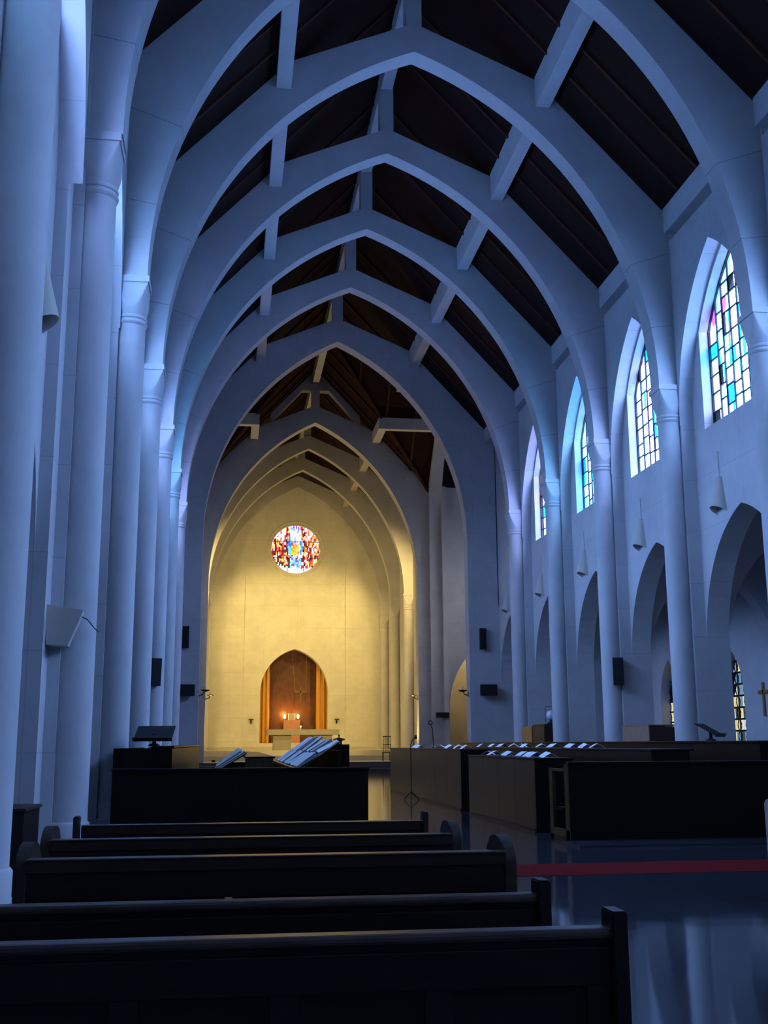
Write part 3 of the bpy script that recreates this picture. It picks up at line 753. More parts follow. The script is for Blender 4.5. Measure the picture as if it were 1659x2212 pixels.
# round window
wn += 1
e = struct(bpy.data.objects.new('window_%d' % wn, None)); COL.objects.link(e); e.location = (XC, YE+.3, RZ)
rnd = random.Random(3); quads = []; bars = bmesh.new()
RED1, RED2, ORG, YEL, WHT, PNK, DRK = (.75, .03, .03), (.25, .01, .02), (1.0, .22, .02), (1.0, .62, .08), (1.25, 1.1, 1.0), (1.1, .75, .8), (.03, .01, .02)
BLU, LBL, CYN, PUR, SKY = (.05, .16, 1.0), (.25, .5, 1.2), (.1, .75, 1.1), (.25, .08, .6), (1.0, 1.1, 1.4)
def rose_col(x, z):
    r = math.hypot(x, z)/RR; x, z = x/RR, z/RR
    if z < -.72: return rnd.choice((WHT, WHT, SKY, WHT, PNK))
    if abs(x-.0) < .16 and -.22 < z < .27: return rnd.choice((YEL, YEL, (1.1, .75, .02), ORG) if z < .22 else (PNK, RED1))
    if abs(x) < .33 - .55*max(0, -.0-(z)) and -.30 < z < .36 and abs(x) >= .14: return rnd.choice((LBL, BLU, SKY, BLU, CYN))
    if abs(x) < .22 and z <= -.22: return rnd.choice((BLU, BLU, LBL, CYN, SKY, PUR, WHT))
    if abs(x) < .25 and z >= .27:
        if x < -.15: return rnd.choice((CYN, LBL, SKY))
        return rnd.choice((WHT, SKY, WHT, WHT, PNK, LBL)) if r < .9 else rnd.choice((PUR, PNK, RED1))
    if z > .45 and .4 < abs(x): return rnd.choice((WHT, PNK, WHT, RED1, ORG, WHT))
    return rnd.choice((RED1, RED2, ORG, ORG, YEL, WHT, WHT, PNK, RED1, RED2, DRK))
x = -RR
while x < RR-.02:
    w_ = rnd.uniform(.065, .12); x2 = min(x+w_, RR)
    za_, zb_ = math.sqrt(max(0, RR*RR-x*x)), math.sqrt(max(0, RR*RR-x2*x2)); zm = max(za_, zb_)
    z = -zm-rnd.uniform(0, .1)
    while z < zm:
        z2 = z+rnd.uniform(.10, .30)
        cl = lambda zz, lim: max(-lim, min(lim, zz))
        a0, a1, b0, b1 = cl(z, za_), cl(z2, za_), cl(z, zb_), cl(z2, zb_)
        if a1-a0 > .01 or b1-b0 > .01:
            quads.append(([(x+.006, a0+.005), (x2-.006, b0+.005), (x2-.006, max(b1-.005, b0+.005)), (x+.006, max(a1-.005, a0+.005))], rose_col((x+x2)/2, (z+z2)/2)))
        z = z2
    x = x2
colour_mesh('glass', quads, GROSE, e, lambda u, v_: (u, 0, v_))
for p in (-.58, .58):
    q = math.sqrt(RR*RR-p*p); box(bars, p-.018, p+.018, -.05, .0, -q, q); box(bars, -q, q, -.05, .0, p-.018, p+.018)
fin('leading', bars, LEADM, e)
bm = bmesh.new(); box(bm, XC-2.2, XC+2.2, YE+.5, YE+.55, RZ-2.2, RZ+2.2); struct(fin('wall_end_outer', bm, LEADM))  # unseen plate added behind the round window to keep the sky out
# niche interior
bm = bmesh.new()
box(bm, XC-2.9, XC+2.9, YE+2.3, YE+2.5, 0, 8.6)
struct(fin('wall_niche', bm, MARB))
bm = bmesh.new()
for s in (-1, 1): box(bm, *sorted((XC+s*2.7, XC+s*2.9)), YE+.9, YE+2.3, 0, 8.6)
box(bm, XC-2.9, XC+2.9, YE+.9, YE+2.5, 8.4, 8.6); box(bm, XC-2.7, XC+2.7, YE+.88, YE+2.4, 0, NB)
struct(fin('wall_niche_side', bm, MARB))
# curtains
for s, nm in ((-1, 'left'), (1, 'right')):
    bm = bmesh.new(); xs = []; N = 60
    x0, x1 = (-NW-.25, -1.66) if s < 0 else (1.58, NW+.25)
    def cpt(i, z, th=0):
        u = i/N; x = x0+(x1-x0)*u
        return (XC+x, YE+.55+.10*math.sin(u*2*PI*3.2)+.03*math.sin(u*2*PI*7+1)+th, z)
    for i in range(N):
        for th in (0, .02):
            v = [bm.verts.new(cpt(i, NB+.02, th)), bm.verts.new(cpt(i+1, NB+.02, th)), bm.verts.new(cpt(i+1, 7.7, th)), bm.verts.new(cpt(i, 7.7, th))]
            bm.faces.new(v)
    for f in list(bm.faces): pass
    # keep the cloth inside the pointed opening's depth: it hangs behind the wall edge
    for v in bm.verts:
        v.co.y += .48
    tag(fin('curtain', bm, CURT, None, 60), 'tall gold pleated curtain at the %s side of the altar niche' % nm, 'curtain', 'niche curtains')
# tabernacle, lights, bench
t = thing('tabernacle', 'silver grille tabernacle box on a pink stone pedestal in the altar niche', 'tabernacle', (XC-.07, YE+1.75, NB))
PINK = mat('pink_stone', (.52, .24, .15), .5, .3, .15, 6)
bm = bmesh.new(); box(bm, -.58, .58, -.3, .3, 0, 1.58, .01); fin('pedestal', bm, PINK, t)
bm = bmesh.new(); box(bm, -.24, .24, -.2, .2, 1.58, 2.02, .01); bb_ = fin('box_body', bm, GREY, t)
bm = bmesh.new()
for i in range(7): box(bm, -.23+i*.07, -.215+i*.07, -.215, -.2, 1.6, 2.0)
for i in range(5): box(bm, -.23, .23, -.215, -.2, 1.62+i*.09, 1.635+i*.09)
fin('grille', bm, mat('silver', (.55, .55, .6), .3, .5, metal=1), bb_)
for i, (dx, e_) in enumerate(((-.50, 70), (.44, 34))):
    t = thing('altar_lamp', 'glowing candle lamp on the %s of the tabernacle' % ('left' if dx < 0 else 'right'), 'lamp', (XC-.07+dx, YE+1.5, NB+1.60))
    bm = bmesh.new(); lathe(bm, [(.05, 0), (.06, .02), (.02, .05), (.02, .09)], 16); fin('lamp_foot', bm, IRON, t, 40)
    bm = bmesh.new(); lathe(bm, [(.04, .09), (.075, .14), (.08, .28), (.05, .34), (.02, .36)], 16); fin('flame_glass', bm, GLASSE, t, 60)
    l = bpy.data.lights.new('lamp_light', 'POINT'); l.energy = e_; l.color = (1, .42, .08); l.shadow_soft_size = .08
    lo = bpy.data.objects.new('lamp_light', l); COL.objects.link(lo); lo.parent = t; lo.location = (0, .0, .42)
for x0, x1, nm in ((-1.6, -.68, 'left'), (.54, 1.6, 'right')):
    bm = bmesh.new(); box(bm, XC+x0, XC+x1, YE+1.9, YE+2.2, NB, NB+1.22, .01)
    tag(fin('side_cabinet', bm, MARB), 'low dark brown side block %s of the tabernacle in the altar niche' % nm, 'cabinet')
# hanging cross
t = thing('hanging_cross', 'pale cross hung by two thin wires in the altar niche', 'cross', (XC+.5, YE+1.2, 5.0))
bm = bmesh.new(); box(bm, -.42, .42, -.03, .03, -.08, .04, .005); box(bm, -.05, .05, -.03, .03, -.75, .35, .005); fin('cross_bars', bm, mat('pale_wood', (.17, .10, .05), .6), t)
for s in (-1, 1):
    bm = bmesh.new(); tube(bm, [(s*.38, 0, .04), (s*.5-.1, 0, 2.6)], .008, 5); fin('wire', bm, mat('wire', (.5, .3, .12), .4), t)
# sanctuary floor and steps
bm = bmesh.new()
for y, z in ((57.6, .16), (58.3, .31), (59.0, .46)): box(bm, XC-6.2, XC+6.2, y, YX1, 0, z)
tag(fin('chancel_steps', bm, mat('dark_step_stone', (.06, .065, .08), .35, .4)), 'dark stone steps rising from the crossing to the sanctuary', 'steps')  # shadow on the risers is put into the dark stone colour
bm = bmesh.new()
box(bm, XC-6.75, XC+6.75, YX1, 64, 0, .46)
for y, z in ((64, .74), (66, 1.02)): box(bm, XC-6.75, XC+6.75, y, YE, 0, z)
box(bm, XC-6.75, XC+6.75, 75, YE, 0, 1.2)
struct(fin('floor_sanctuary', bm, STEPM))
# altar
t = thing('altar', 'massive grey stone altar table on two blocks in the sanctuary', 'altar', (XC+.1, 70, 1.02))
bm = bmesh.new(); box(bm, -2.2, 2.2, -.65, .65, .91, 1.24, .012); fin('altar_slab', bm, STONE, t)
for x0, x1 in ((-1.83, -.73), (.64, 1.78)):
    bm = bmesh.new(); box(bm, x0, x1, -.4, .4, 0, .91, .01); fin('altar_block', bm, STONE, t)
t = thing('altar_candle', 'single small lit candle on the middle of the stone altar', 'candle', (XC-.04, 69.9, 2.26))
bm = bmesh.new(); lathe(bm, [(.04, 0), (.045, .01), (.02, .02), (.018, .12), (.01, .125)], 14); fin('wax', bm, PAPER, t, 40)
bm = bmesh.new(); lathe(bm, [(.008, .125), (.03, .15), (.028, .18), (.004, .23)], 12); fin('flame', bm, GLASSE, t, 60)
# candle brackets on the end wall etc.
def bracket(label, loc, rz=0):
    t = thing('candle_bracket', label, 'candle holder', loc, rz, 'wall candle brackets')
    bm = bmesh.new(); tube(bm, [(0, .0, -.18), (0, -.08, -.16), (0, -.2, -.1), (0, -.22, 0)], .025, 8); box(bm, -.05, .05, -.01, .02, -.26, -.02); fin('arm', bm, IRON, t, 50)
    bm = bmesh.new(); lathe(bm, [(.03, -.03), (.17, .02), (.2, .06), (.17, .065), (.03, .03)], 20, (0, -.26, 0)); ds = fin('dish', bm, IRON, t, 40)
    bm = bmesh.new(); lathe(bm, [(.02, .03), (.02, .2), (.01, .21)], 10, (0, -.26, 0)); fin('candle', bm, mat('wax', (.5, .4, .25), .6), ds, 40)
    return t
b0 = bracket('dark candle bracket on the sanctuary end wall, left of the niche', (1.52, YE, 3.0))
for lab, loc, rz in (('dark candle bracket on the sanctuary end wall, right of the niche', (7.37, YE, 3.0), 0),
                     ('dark candle bracket on the left edge of the crossing arch', (XC-HX, 47.3, 3.55), -PI/2*-1),
                     ('dark candle bracket on the right edge of the crossing arch', (XC+HX, 47.3, 3.55), -PI/2),
                     ('dark candle bracket on the left jamb of the sanctuary arch', (XC-HX, 60.4, 3.9), PI/2),
                     ('dark candle bracket on the right jamb of the sanctuary arch', (XC+HX, 60.4, 3.9), -PI/2)):
    dup(b0, loc, rz, lab)

# flood lamps hidden behind the sanctuary arch
LAMPS = [(-6.25, 61.14, 4.2, 5.0, 71.0, 7.0, 1.0, 'low on the left behind the sanctuary arch'), (6.25, 61.14, 4.2, -5.0, 71.0, 7.0, 1.2, 'low on the right behind the sanctuary arch'),
         (-5.6, 72.75, 14.2, 1.2, 78.0, 5.0, .8, 'high on the left behind the middle sanctuary arch rib'), (5.6, 72.75, 14.2, -1.2, 78.0, 5.0, .8, 'high on the right behind the middle sanctuary arch rib'),
         (-6.1, 61.14, 12.5, 2.5, 78.0, 4.5, 1.3, 'high on the left behind the sanctuary arch'), (6.1, 61.14, 12.5, -2.5, 78.0, 4.5, 1.1, 'high on the right behind the sanctuary arch')]
for lx, ly, lz_, tx, ty, tz, le, lab in LAMPS:
    t = thing('flood_lamp', 'black flood lamp fixed '+lab, 'lamp', (XC+lx, ly, lz_), 0, 'sanctuary flood lamps')
    bm = bmesh.new(); box(bm, -.12, .12, -.26, -.03, -.1, .1, .02); fin('lamp_housing', bm, BLACK, t)
    bm = bmesh.new(); box(bm, -.03, .03, -.34, -.2, -.03, .03); fin('lamp_mount', bm, IRON, t)
    l = bpy.data.lights.new('flood_light', 'SPOT'); l.energy = CHANCEL_W*le; l.color = (1, .69, .21); l.spot_size = math.radians(100); l.spot_blend = 1; l.shadow_soft_size = .12
    lo = bpy.data.objects.new('flood_light', l); COL.objects.link(lo); lo.parent = t; lo.location = (0, .05, 0)
    d = Vector((tx-lx, ty-ly, tz-lz_)); lo.rotation_euler = d.to_track_quat('-Z', 'Y').to_euler()

t = thing('flood_lamp', 'black flood lamp fixed behind the left side of the flat crossing arch', 'lamp', (XC-5.95, 47.98, 6.0), 0, 'crossing flood lamp')  # added lamp: warm fill for the right crossing pier and beam sides
bm = bmesh.new(); box(bm, -.12, .12, -.2, -.03, -.1, .1, .02); fin('lamp_housing', bm, BLACK, t)
bm = bmesh.new(); box(bm, -.03, .03, -.26, -.16, -.03, .03); fin('lamp_mount', bm, IRON, t)
l = bpy.data.lights.new('flood_light', 'SPOT'); l.energy = 420; l.color = (1, .69, .21); l.spot_size = math.radians(75); l.spot_blend = 1; l.shadow_soft_size = .1
lo = bpy.data.objects.new('flood_light', l); COL.objects.link(lo); lo.parent = t; lo.location = (0, .05, 0)
lo.rotation_euler = Vector((14.0, 9.5, 6.0)).to_track_quat('-Z', 'Y').to_euler()
for s in (-1, 1):  # made-up uplights: warm fill for arch soffits and beam undersides
    t = thing('floor_uplight', 'small black uplight on the sanctuary floor just inside the arch, %s side' % ('right' if s > 0 else 'left'), 'lamp', (XC+s*5.2, 61.6, .46), 0, 'sanctuary uplights')
    bm = bmesh.new(); lathe(bm, [(.09, 0), (.10, .02), (.10, .1), (.08, .11)], 16); fin('lamp_housing', bm, BLACK, t, 40)
    l = bpy.data.lights.new('uplight', 'SPOT'); l.energy = 1500; l.color = (1, .69, .21); l.spot_size = math.radians(110); l.spot_blend = 1; l.shadow_soft_size = .1
    lo = bpy.data.objects.new('uplight', l); COL.objects.link(lo); lo.parent = t; lo.location = (0, 0, .2)
    lo.rotation_euler = Vector((-s*4.0, -5, 15)).to_track_quat('-Z', 'Y').to_euler()

# ------------------------------------------------------------------ pews
def pew(label, loc, wd, zr, style, plate=False, endm=None):
    """origin at floor, left end, back face plane y=0; seat lies ahead (+y)"""
    t = thing('church_pew', label, 'pew', loc, 0, 'wooden pews')
    tilt = .08
    def sl(z): return .02+tilt*(zr-z)*0  # back panel kept upright as in the photo
    hr = .008 if style != 'square' else .034
    bm = bmesh.new(); box(bm, .05, wd-.05, -.035, .055, zr-hr, zr, .003 if hr < .02 else .012); fin('top_rail', bm, PEWR, t)
    bm = bmesh.new(); box(bm, .05, wd-.05, -.03 if hr < .02 else -.015, .05, zr-.06, zr-hr, .002); fin('rail_body', bm, PEWM if hr < .02 else PEW, t)
    bm = bmesh.new(); box(bm, .05, wd-.05, .0, .025, .30, zr-.05)
    bp_ = fin('back_panel', bm, PEW, t)
    bm = bmesh.new()
    box(bm, .05, wd-.05, -.022, .0, zr-.18, zr-.06, .004); box(bm, .05, wd-.05, -.022, .0, .28, .38, .004)
    for f in (0, .26, .5, .74, 1):
        x = .05+(wd-.1-.09)*f; box(bm, x, x+.09, -.02, .0, .38, zr-.16, .004)
    fin('back_frame', bm, PEW, t)
    bm = bmesh.new(); box(bm, .05, wd-.05, .02, .42, .40, .44, .01); fin('seat', bm, PEW, t)
    bm = bmesh.new(); box(bm, .05, wd-.05, .30, .33, .12, .40); fin('seat_rail', bm, PEW, t)
    for x in (0, wd-.055):
        bm = bmesh.new()
        if style == 'round':
            # rounded shoulder: profile in y-z
            pts = [(-.03, 0), (-.03, zr-.07)] + [(.17-.20*math.cos(a), zr-.05+.11*math.sin(a)) for a in [PI*i/14 for i in range(1, 14)]] + [(.375, zr-.09), (.40, .64), (.45, .58), (.46, .52), (.46, 0)]
        elif style == 'board':
            pts = [(-.05, 0), (-.05, zr+.055), (.30, zr+.055), (.34, zr+.02), (.34, 0)]
        else:
            pts = [(-.05, 0), (-.05, zr+.055), (.065, zr+.055), (.065, .66), (.44, .60), (.46, .56), (.46, 0)]
        lo_ = [bm.verts.new((x, y, z)) for y, z in pts]; hi_ = [bm.verts.new((x+(.055 if style != 'slim' else .035), y, z)) for y, z in pts]
        bm.faces.new(lo_); bm.faces.new(hi_[::-1])
        for i in range(len(pts)): bm.faces.new((lo_[i], lo_[(i+1) % len(pts)], hi_[(i+1) % len(pts)], hi_[i]))
        bmesh.ops.bevel(bm, geom=[e_ for e_ in bm.edges if abs(e_.verts[0].co.x-e_.verts[1].co.x) < 1e-6], offset=.006, segments=2, affect='EDGES')
        fin('end_panel', bm, endm or (PEWM if style != 'square' else PEW), t, 35)
    if plate:
        bm = bmesh.new(); box(bm, .93, .965, -.03, -.02, .64, .72, .003); fin('number_plate', bm, PLATE, bp_)
    return t
pew('dark wooden pew with slim square end posts, farthest of the left group', (-.96, 7.55, 0), 2.30, .90, 'slim')
pew('dark wooden pew with rounded ends, second from the farthest', (-.99, 6.45, 0), 2.31, .90, 'round')
pew('dark wooden pew with a small plate on its back, middle of the left group', (-.93, 5.38, 0), 2.29, .90, 'round', True)
pew('dark wooden pew with square end post, second from the bottom edge', (-.95, 4.72, 0), 2.28, .79, 'square')
pew('nearest dark wooden pew with square end post at the bottom edge', (-.95, 3.84, 0), 2.29, .79, 'square')
pew('wooden pew whose pale end shows at the right picture edge', (5.0, 9.9, 0), 2.3, .815, 'board', endm=PEWLIT)

# ------------------------------------------------------------------ choir stalls
def stall(label, loc, parts, group='choir stalls'):
    """parts: (name, material, boxes)"""
    t = thing('choir_stall', label, 'choir stall', loc, 0, group)
    for nm, m, bxs in parts:
        for grp in (bxs if isinstance(bxs[0], list) else [bxs]):
            bm = bmesh.new()
            for q in grp: box(bm, *q)
            fin(nm, bm, m, t)
    return t
# left near block, seen from behind
stall('long low black-brown stall front between the left columns and the centre aisle', (-1.56, 16, 0), [
    ('front_panel', STALL, [(0, 3.52, 0, .05, .06, 1.04), (.0, 3.52, -.01, .0, .06, .16)]),
    ('top_rail', STALL, [(-.01, 3.54, -.03, .09, 1.04, 1.075, .008)]),
    ('end_panel', STALLP, [[(3.48, 3.53, .05, .75, .06, 1.04)], [(0, .05, .05, .75, .06, 1.04)]]),
    ('seat', STALL, [(.05, 3.48, .3, .7, .42, .46)]),
    ('base', STALL, [(0, 3.5, .02, .74, 0, .06)])])
# left back row by the columns
stall('tall dark stall row along the left columns, under the left lectern', (-1.9, 19.6, 0), [
    ('front_panel', STALL, [(.92, .97, 0, 18.5, 0, 1.33)]),
    ('end_panel', STALL, [[(0, .97, -.05, 0, 0, 1.34)], [(0, .97, 18.5, 18.55, 0, 1.34)]]),
    ('top_rail', STALL, [(.62, 1.0, -.07, 18.57, 1.34, 1.375, .008)]),
    ('back_panel', STALL, [(.0, .05, 0, 18.5, 0, 1.34)]),
    ('seat', STALL, [(.05, .5, 0, 18.5, .42, .47)])])
# left desk (books lean on its left side) and right desk
stall('dark desk row with books leaning on its left slope, left of the aisle', (-.22, 18.6, 0), [
    ('front_panel', STALL, [(.90, .95, 0, 12, 0, 1.17)]),
    ('back_panel', STALL, [(.0, .05, 0, 12, 0, .93)]),
    ('desk_top', STALL, [(.50, .98, -.03, 12.03, 1.17, 1.20, .006)]),
    ('end_panel', STALLP, [[(0, .95, -.04, 0, 0, .93), (.5, .95, -.04, 0, .93, 1.17)], [(0, .95, 12, 12.04, 0, .93)]])])
stall('dark desk with a sloping rack full of books, beside the centre aisle', (1.02, 17.1, 0), [
    ('front_panel', STALL, [(.0, .05, 0, 8.3, 0, .98)]),
    ('back_panel', STALL, [(.62, .67, 0, 8.3, 0, 1.30)]),
    ('end_panel', STALLP, [[(0, .67, -.04, 0, 0, .98)], [(0, .67, 8.3, 8.34, 0, .98)]]),
    ('book_ledge', STALLP, [(-.03, .04, -.03, 8.3, .98, 1.04, .005)])])
# sloping boards of the racks
def slope_board(name, parent_like, x0, z0, x1, z1, y0, y1, label):
    pass
# right blocks
stall('nearest right stall block with a broad black front facing the viewer', (4.87, 16.0, 0), [
    ('front_panel', STALL, [(0.0, 7.0, 0, .05, .06, 1.09)]),
    ('top_rail', STALL, [(-.01, 7.0, -.03, .10, 1.09, 1.125, .008)]),
    ('end_panel', STALLP, [[(-.0, .05, 0.05, .22, .0, 1.09)], [(-.0, .05, .85, 1.02, 0, 1.02)]]),
    ('end_rail', STALLP, [(-.0, .05, 0.05, .85, .06, .16), (0, .05, .22, .85, .98, 1.02)]),
    ('seat', STALL, [(.05, 7.0, .55, .85, .42, .46)]),
    ('base', STALL, [(0, 7.0, -.0, 1.02, 0, .06)])])
stall('near long panelled desk row facing the centre aisle on the right', (4.87, 17.85, 0), [
    ('front_panel', STALLP, [[(0, .04, i*1.25+.006, i*1.25+1.244, .05, 1.13)] for i in range(4)]),
    ('base', STALL, [(-.015, .6, 0, 5.0, 0, .05)]),
    ('end_panel', STALL, [[(0, .62, -.04, 0, 0, 1.13)], [(0, .62, 5.0, 5.04, 0, 1.13)]]),
    ('desk_top', STALL, [(-.02, .65, -.05, 5.05, 1.13, 1.16, .006)])])
stall('far long panelled desk row facing the centre aisle on the right', (4.87, 23.7, 0), [
    ('front_panel', STALLP, [[(0, .04, i*1.5+.006, i*1.5+1.494, .05, 1.24)] for i in range(7)]),
    ('base', STALL, [(-.015, .6, 0, 10.5, 0, .05)]),
    ('end_panel', STALL, [[(0, .62, -.04, 0, 0, 1.24)], [(0, .62, 10.5, 10.54, 0, 1.24)]]),
    ('desk_top', STALL, [(-.02, .65, -.05, 10.55, 1.24, 1.27, .006)])])
stall('middle desk row strewn with open papers, behind the right panelled desks', (6.6, 17.25, 0), [
    ('front_panel', STALL, [(0, .05, 0, 18.5, 0, 1.26)]),
    ('end_panel', STALL, [[(0, .62, -.04, 0, 0, 1.26)], [(0, .62, 18.5, 18.54, 0, 1.26)]]),
    ('desk_top', STALL, [(-.02, .7, -.05, 18.55, 1.26, 1.29, .006)])])
stall('tall rear stall row along the right columns, under the right lectern', (8.4, 17.25, 0), [
    ('front_panel', STALL, [(0, .06, 0, 23, 0, 1.38)]),
    ('back_panel', STALL, [(1.6, 1.66, 0, 23, 0, 1.38)]),
    ('end_panel', STALL, [[(0, 1.66, -.05, 0, 0, 1.38)], [(0, 1.66, 23, 23.05, 0, 1.38)]]),
    ('top_rail', STALL, [(-.03, 1.7, -.08, 23.08, 1.38, 1.415, .008)])])
bm = bmesh.new()
box(bm, 4.75, 11.0, 15.2, 16.0, 0, .03)
tag(fin('stall_platform', bm, mat('dark_platform_stone', (.02, .022, .03), .3, .4)), 'thin dark platform strip in front of the nearest right stall block', 'platform')

# books on the racks
def make_book(name='songbook'):
    t = thing(name, '', 'book'); bt_ = .014
    bm = bmesh.new()     # two boards and a spine
    for q in ((-.14, .14, -bt_, -bt_+.004, 0, .36), (-.14, .14, bt_-.004, bt_, 0, .36), (.14, .144, -bt_, bt_, 0, .36)): box(bm, *q)
    fin('cover', bm, PAPER, t)
    bm = bmesh.new(); box(bm, -.134, .139, -bt_+.005, bt_-.005, .004, .355); fin('pages', bm, PAGE, t)
    return t
# right desk: two ranks of books lying overlapped on the slope (slope rises towards +x)
rnd = random.Random(9)
protob = make_book(); nb = 0
def put_book(x, y, z, lean, face, sc_=1, grp='', lab=''):
    """face: rotation about Z of the spine axis"""
    global nb
    b = protob if nb == 0 else dup(protob)
    nb += 1
    b.location = (x, y, z); b.rotation_euler = (lean, 0, face); b.scale = (sc_, sc_, sc_)
    tag(b, lab, 'book', grp)
    return b
# sloping rack boards as parts of the two book desks
def rack(parent, pts, y0, y1):
    bm = bmesh.new(); (xa, za), (xb, zb) = pts
    ribbon(bm, [(xa, za), (xb, zb)], [(xa, za+.03), (xb, zb+.03)], lambda u, v, t_: (u, t_, v), y0, y1)
    fin('sloping_rack', bm, STALL, parent)
deskR = [o for o in bpy.data.objects if o.get('label', '').startswith('dark desk with a sloping rack')][0]
deskL = [o for o in bpy.data.objects if o.get('label', '').startswith('dark desk row with books')][0]
rack(deskR, ((.0, .95), (.64, 1.40)), 0, 8.3)
rack(deskL, ((.0, .93), (.52, 1.24)), 0, 12)
def lay_book(x, y, z, slope, yaw, sc_, grp, lab):
    """book lying on a slope in the x-z plane, head pointing up-slope, fanned with yaw"""
    global nb
    b = protob if nb == 0 else dup(protob)
    nb += 1
    # local: x width, z height, y thickness -> lay so that height runs up-slope (+x,+z), thickness is normal
    up = Vector((math.cos(slope), 0, math.sin(slope))); nrm = Vector((-math.sin(slope), 0, math.cos(slope)))
    q = Matrix.Rotation(yaw, 3, nrm); up = q @ up; side = up.cross(nrm)
    tiltq = Matrix.Rotation(rnd.uniform(-.12, .16), 3, up); n2 = tiltq @ nrm; s2 = n2.cross(up)*-1
    m = Matrix((s2*-1, n2, up)).transposed()
    if m.determinant() < 0: m = Matrix((s2, n2, up)).transposed()
    b.rotation_euler = m.to_euler(); b.location = (x, y, z); b.scale = (sc_,)*3
    tag(b, lab, 'book', grp)
sl = math.atan2(.45, .64)
for rank, nme in ((0, 'lower'), (1, 'upper')):
    for j in range(7):
        if rank and j == 6: continue
        y = 17.4+j*.47+rank*.16; x0 = 1.06+rank*.31
        lay_book(x0, y, 1.03+rank*.31*math.tan(sl)+.02, sl+rnd.uniform(-.16, .02), rnd.uniform(-.07, .07), 1.0,
                 'songbooks in the near part of the aisle rack, %s rank' % nme, 'pale blue-white songbook in the near loose group on the aisle rack, %s rank' % nme)
    for j in range(8):
        y = 20.95+j*.5; x0 = 1.06+rank*.31
        lay_book(x0, y, 1.03+rank*.31*math.tan(sl)+.02, sl+rnd.uniform(0, .03), rnd.uniform(-.03, .03), 1.0 if not rank else 1.18,
                 'songbooks in the far part of the aisle rack, %s rank' % nme, 'pale blue-white songbook in the far tidy group on the aisle rack, %s rank' % nme)
sl2 = math.atan2(.31, .52)
for j in range(8):
    y = 18.75+j*.32
    lay_book(-.20+rnd.uniform(0, .05), y, 1.0+rnd.uniform(0, .02), sl2+rnd.uniform(0, .1), rnd.uniform(-.12, .12), 1.35, 'songbooks on the left desk', 'pale blue-white songbook leaning in the left heap above the stall front')
# loose open papers / books on the right rows
def open_sheet():
    bm = bmesh.new()
    for s in (-1, 1):
        prof = [(s*i*.030, .095*(1-i/6)**1.2+.012*math.sin(PI*i/6)+.004) for i in range(7)]; prof = [(u*.75, v*.8) for u, v in prof]
        ribbon(bm, prof, [(u, v+.005) for u, v in prof], lambda u, v, t_: (u, t_, v), -.11, .11)
    return bm
os_me = None
def sheet(x, y, z, rz, grp, lab):
    global os_me
    if os_me is None:
        o = fin('open_book', open_sheet(), PAPER); os_me = o.data
    else:
        o = link('open_book', os_me)
    o.location = (x, y, z); o.rotation_euler = (rnd.uniform(-.05, .12), rnd.uniform(-.05, .05), rz)
    tag(o, lab, 'book', grp); return o
for j in range(8): sheet(5.2+rnd.uniform(-.1, .12), 18.1+j*.60, 1.162, rnd.uniform(-.35, .35), 'open books on the near panelled desk', 'white open book lying on the near panelled desk on the right')
for j in range(11): sheet(6.95+rnd.uniform(-.12, .12), 21+j*.95, 1.292, rnd.uniform(-.4, .4), 'open books on the middle desk row', 'white open book lying on the middle desk row on the right')
for j in range(7): sheet(5.2+rnd.uniform(-.1, .1), 24.5+j*1.2, 1.272, rnd.uniform(-.4, .4), 'open books on the far panelled desk', 'white open book lying on the far panelled desk on the right')

# lecterns
def lectern(label, loc, rz, wd=.7):
    t = thing('desk_lectern', label, 'lectern', loc, rz, 'music lecterns')
    bm = bmesh.new(); lathe(bm, [(.11, 0), (.10, .02), (.035, .05), (.03, .16), (.06, .2)], 20); fin('foot', bm, BLACK, t, 40)
    R_ = Matrix.Translation((0, -.0, .20)) @ Matrix.Rotation(math.radians(30), 4, 'X')
    bm = bmesh.new(); box(bm, -wd/2, wd/2, -.2, .26, 0, .02, .004, R_); fin('sloping_top', bm, BLACK, t)
    bm = bmesh.new(); box(bm, -wd/2-.01, wd/2+.01, -.23, -.2, -.01, .06, .004, R_); fin('book_rest', bm, BLACK, t)
    return t
l1 = lectern('black tilted music lectern on the left stall row', (-1.28, 20.3, 1.375), -.12, .66)
tl = [o for o in l1.children] if False else None
l2 = dup(l1, (9.62, 21.8, 1.415), .9, 'black tilted music lectern on the right rear stall row')

# ------------------------------------------------------------------ wall fittings
def cone(label, loc, s, group='cone wall lamps'):
    """half-cone wall shade, open at the bottom; s=+1 on the right wall"""
    t = thing('wall_lamp', label, 'lamp', loc, 0, group)
    bm = bmesh.new(); N = 16; rings = []
    for r, z, dz in ((.10, .72, 0), (.28, 0, 1)):
        for th in (0, .012):
            rings.append([bm.verts.new((-s*(r-th)*math.sin(PI*i/N), (r-th)*math.cos(PI*i/N), z+dz*.15*(1-math.sin(PI*i/N))*-1)) for i in range(N+1)])
    a, a2, b, b2 = rings
    for i in range(N):
        bm.faces.new((a[i], a[i+1], b[i+1], b[i])); bm.faces.new((a2[i], b2[i], b2[i+1], a2[i+1])); bm.faces.new((a[i], a2[i], a2[i+1], a[i+1])); bm.faces.new((b[i], b[i+1], b2[i+1], b2[i]))
    fin('lamp_shade', bm, SPK, t, 40)
    bm = bmesh.new(); box(bm, *sorted((0, -s*.03)), -.12, .12, .05, .7); fin('back_plate', bm, GREY, t)
    bm = bmesh.new(); tube(bm, [(-s*.02, 0, .7), (-s*.02, 0, 1.35)], .012, 6); fin('conduit', bm, GREY, t)
    return t
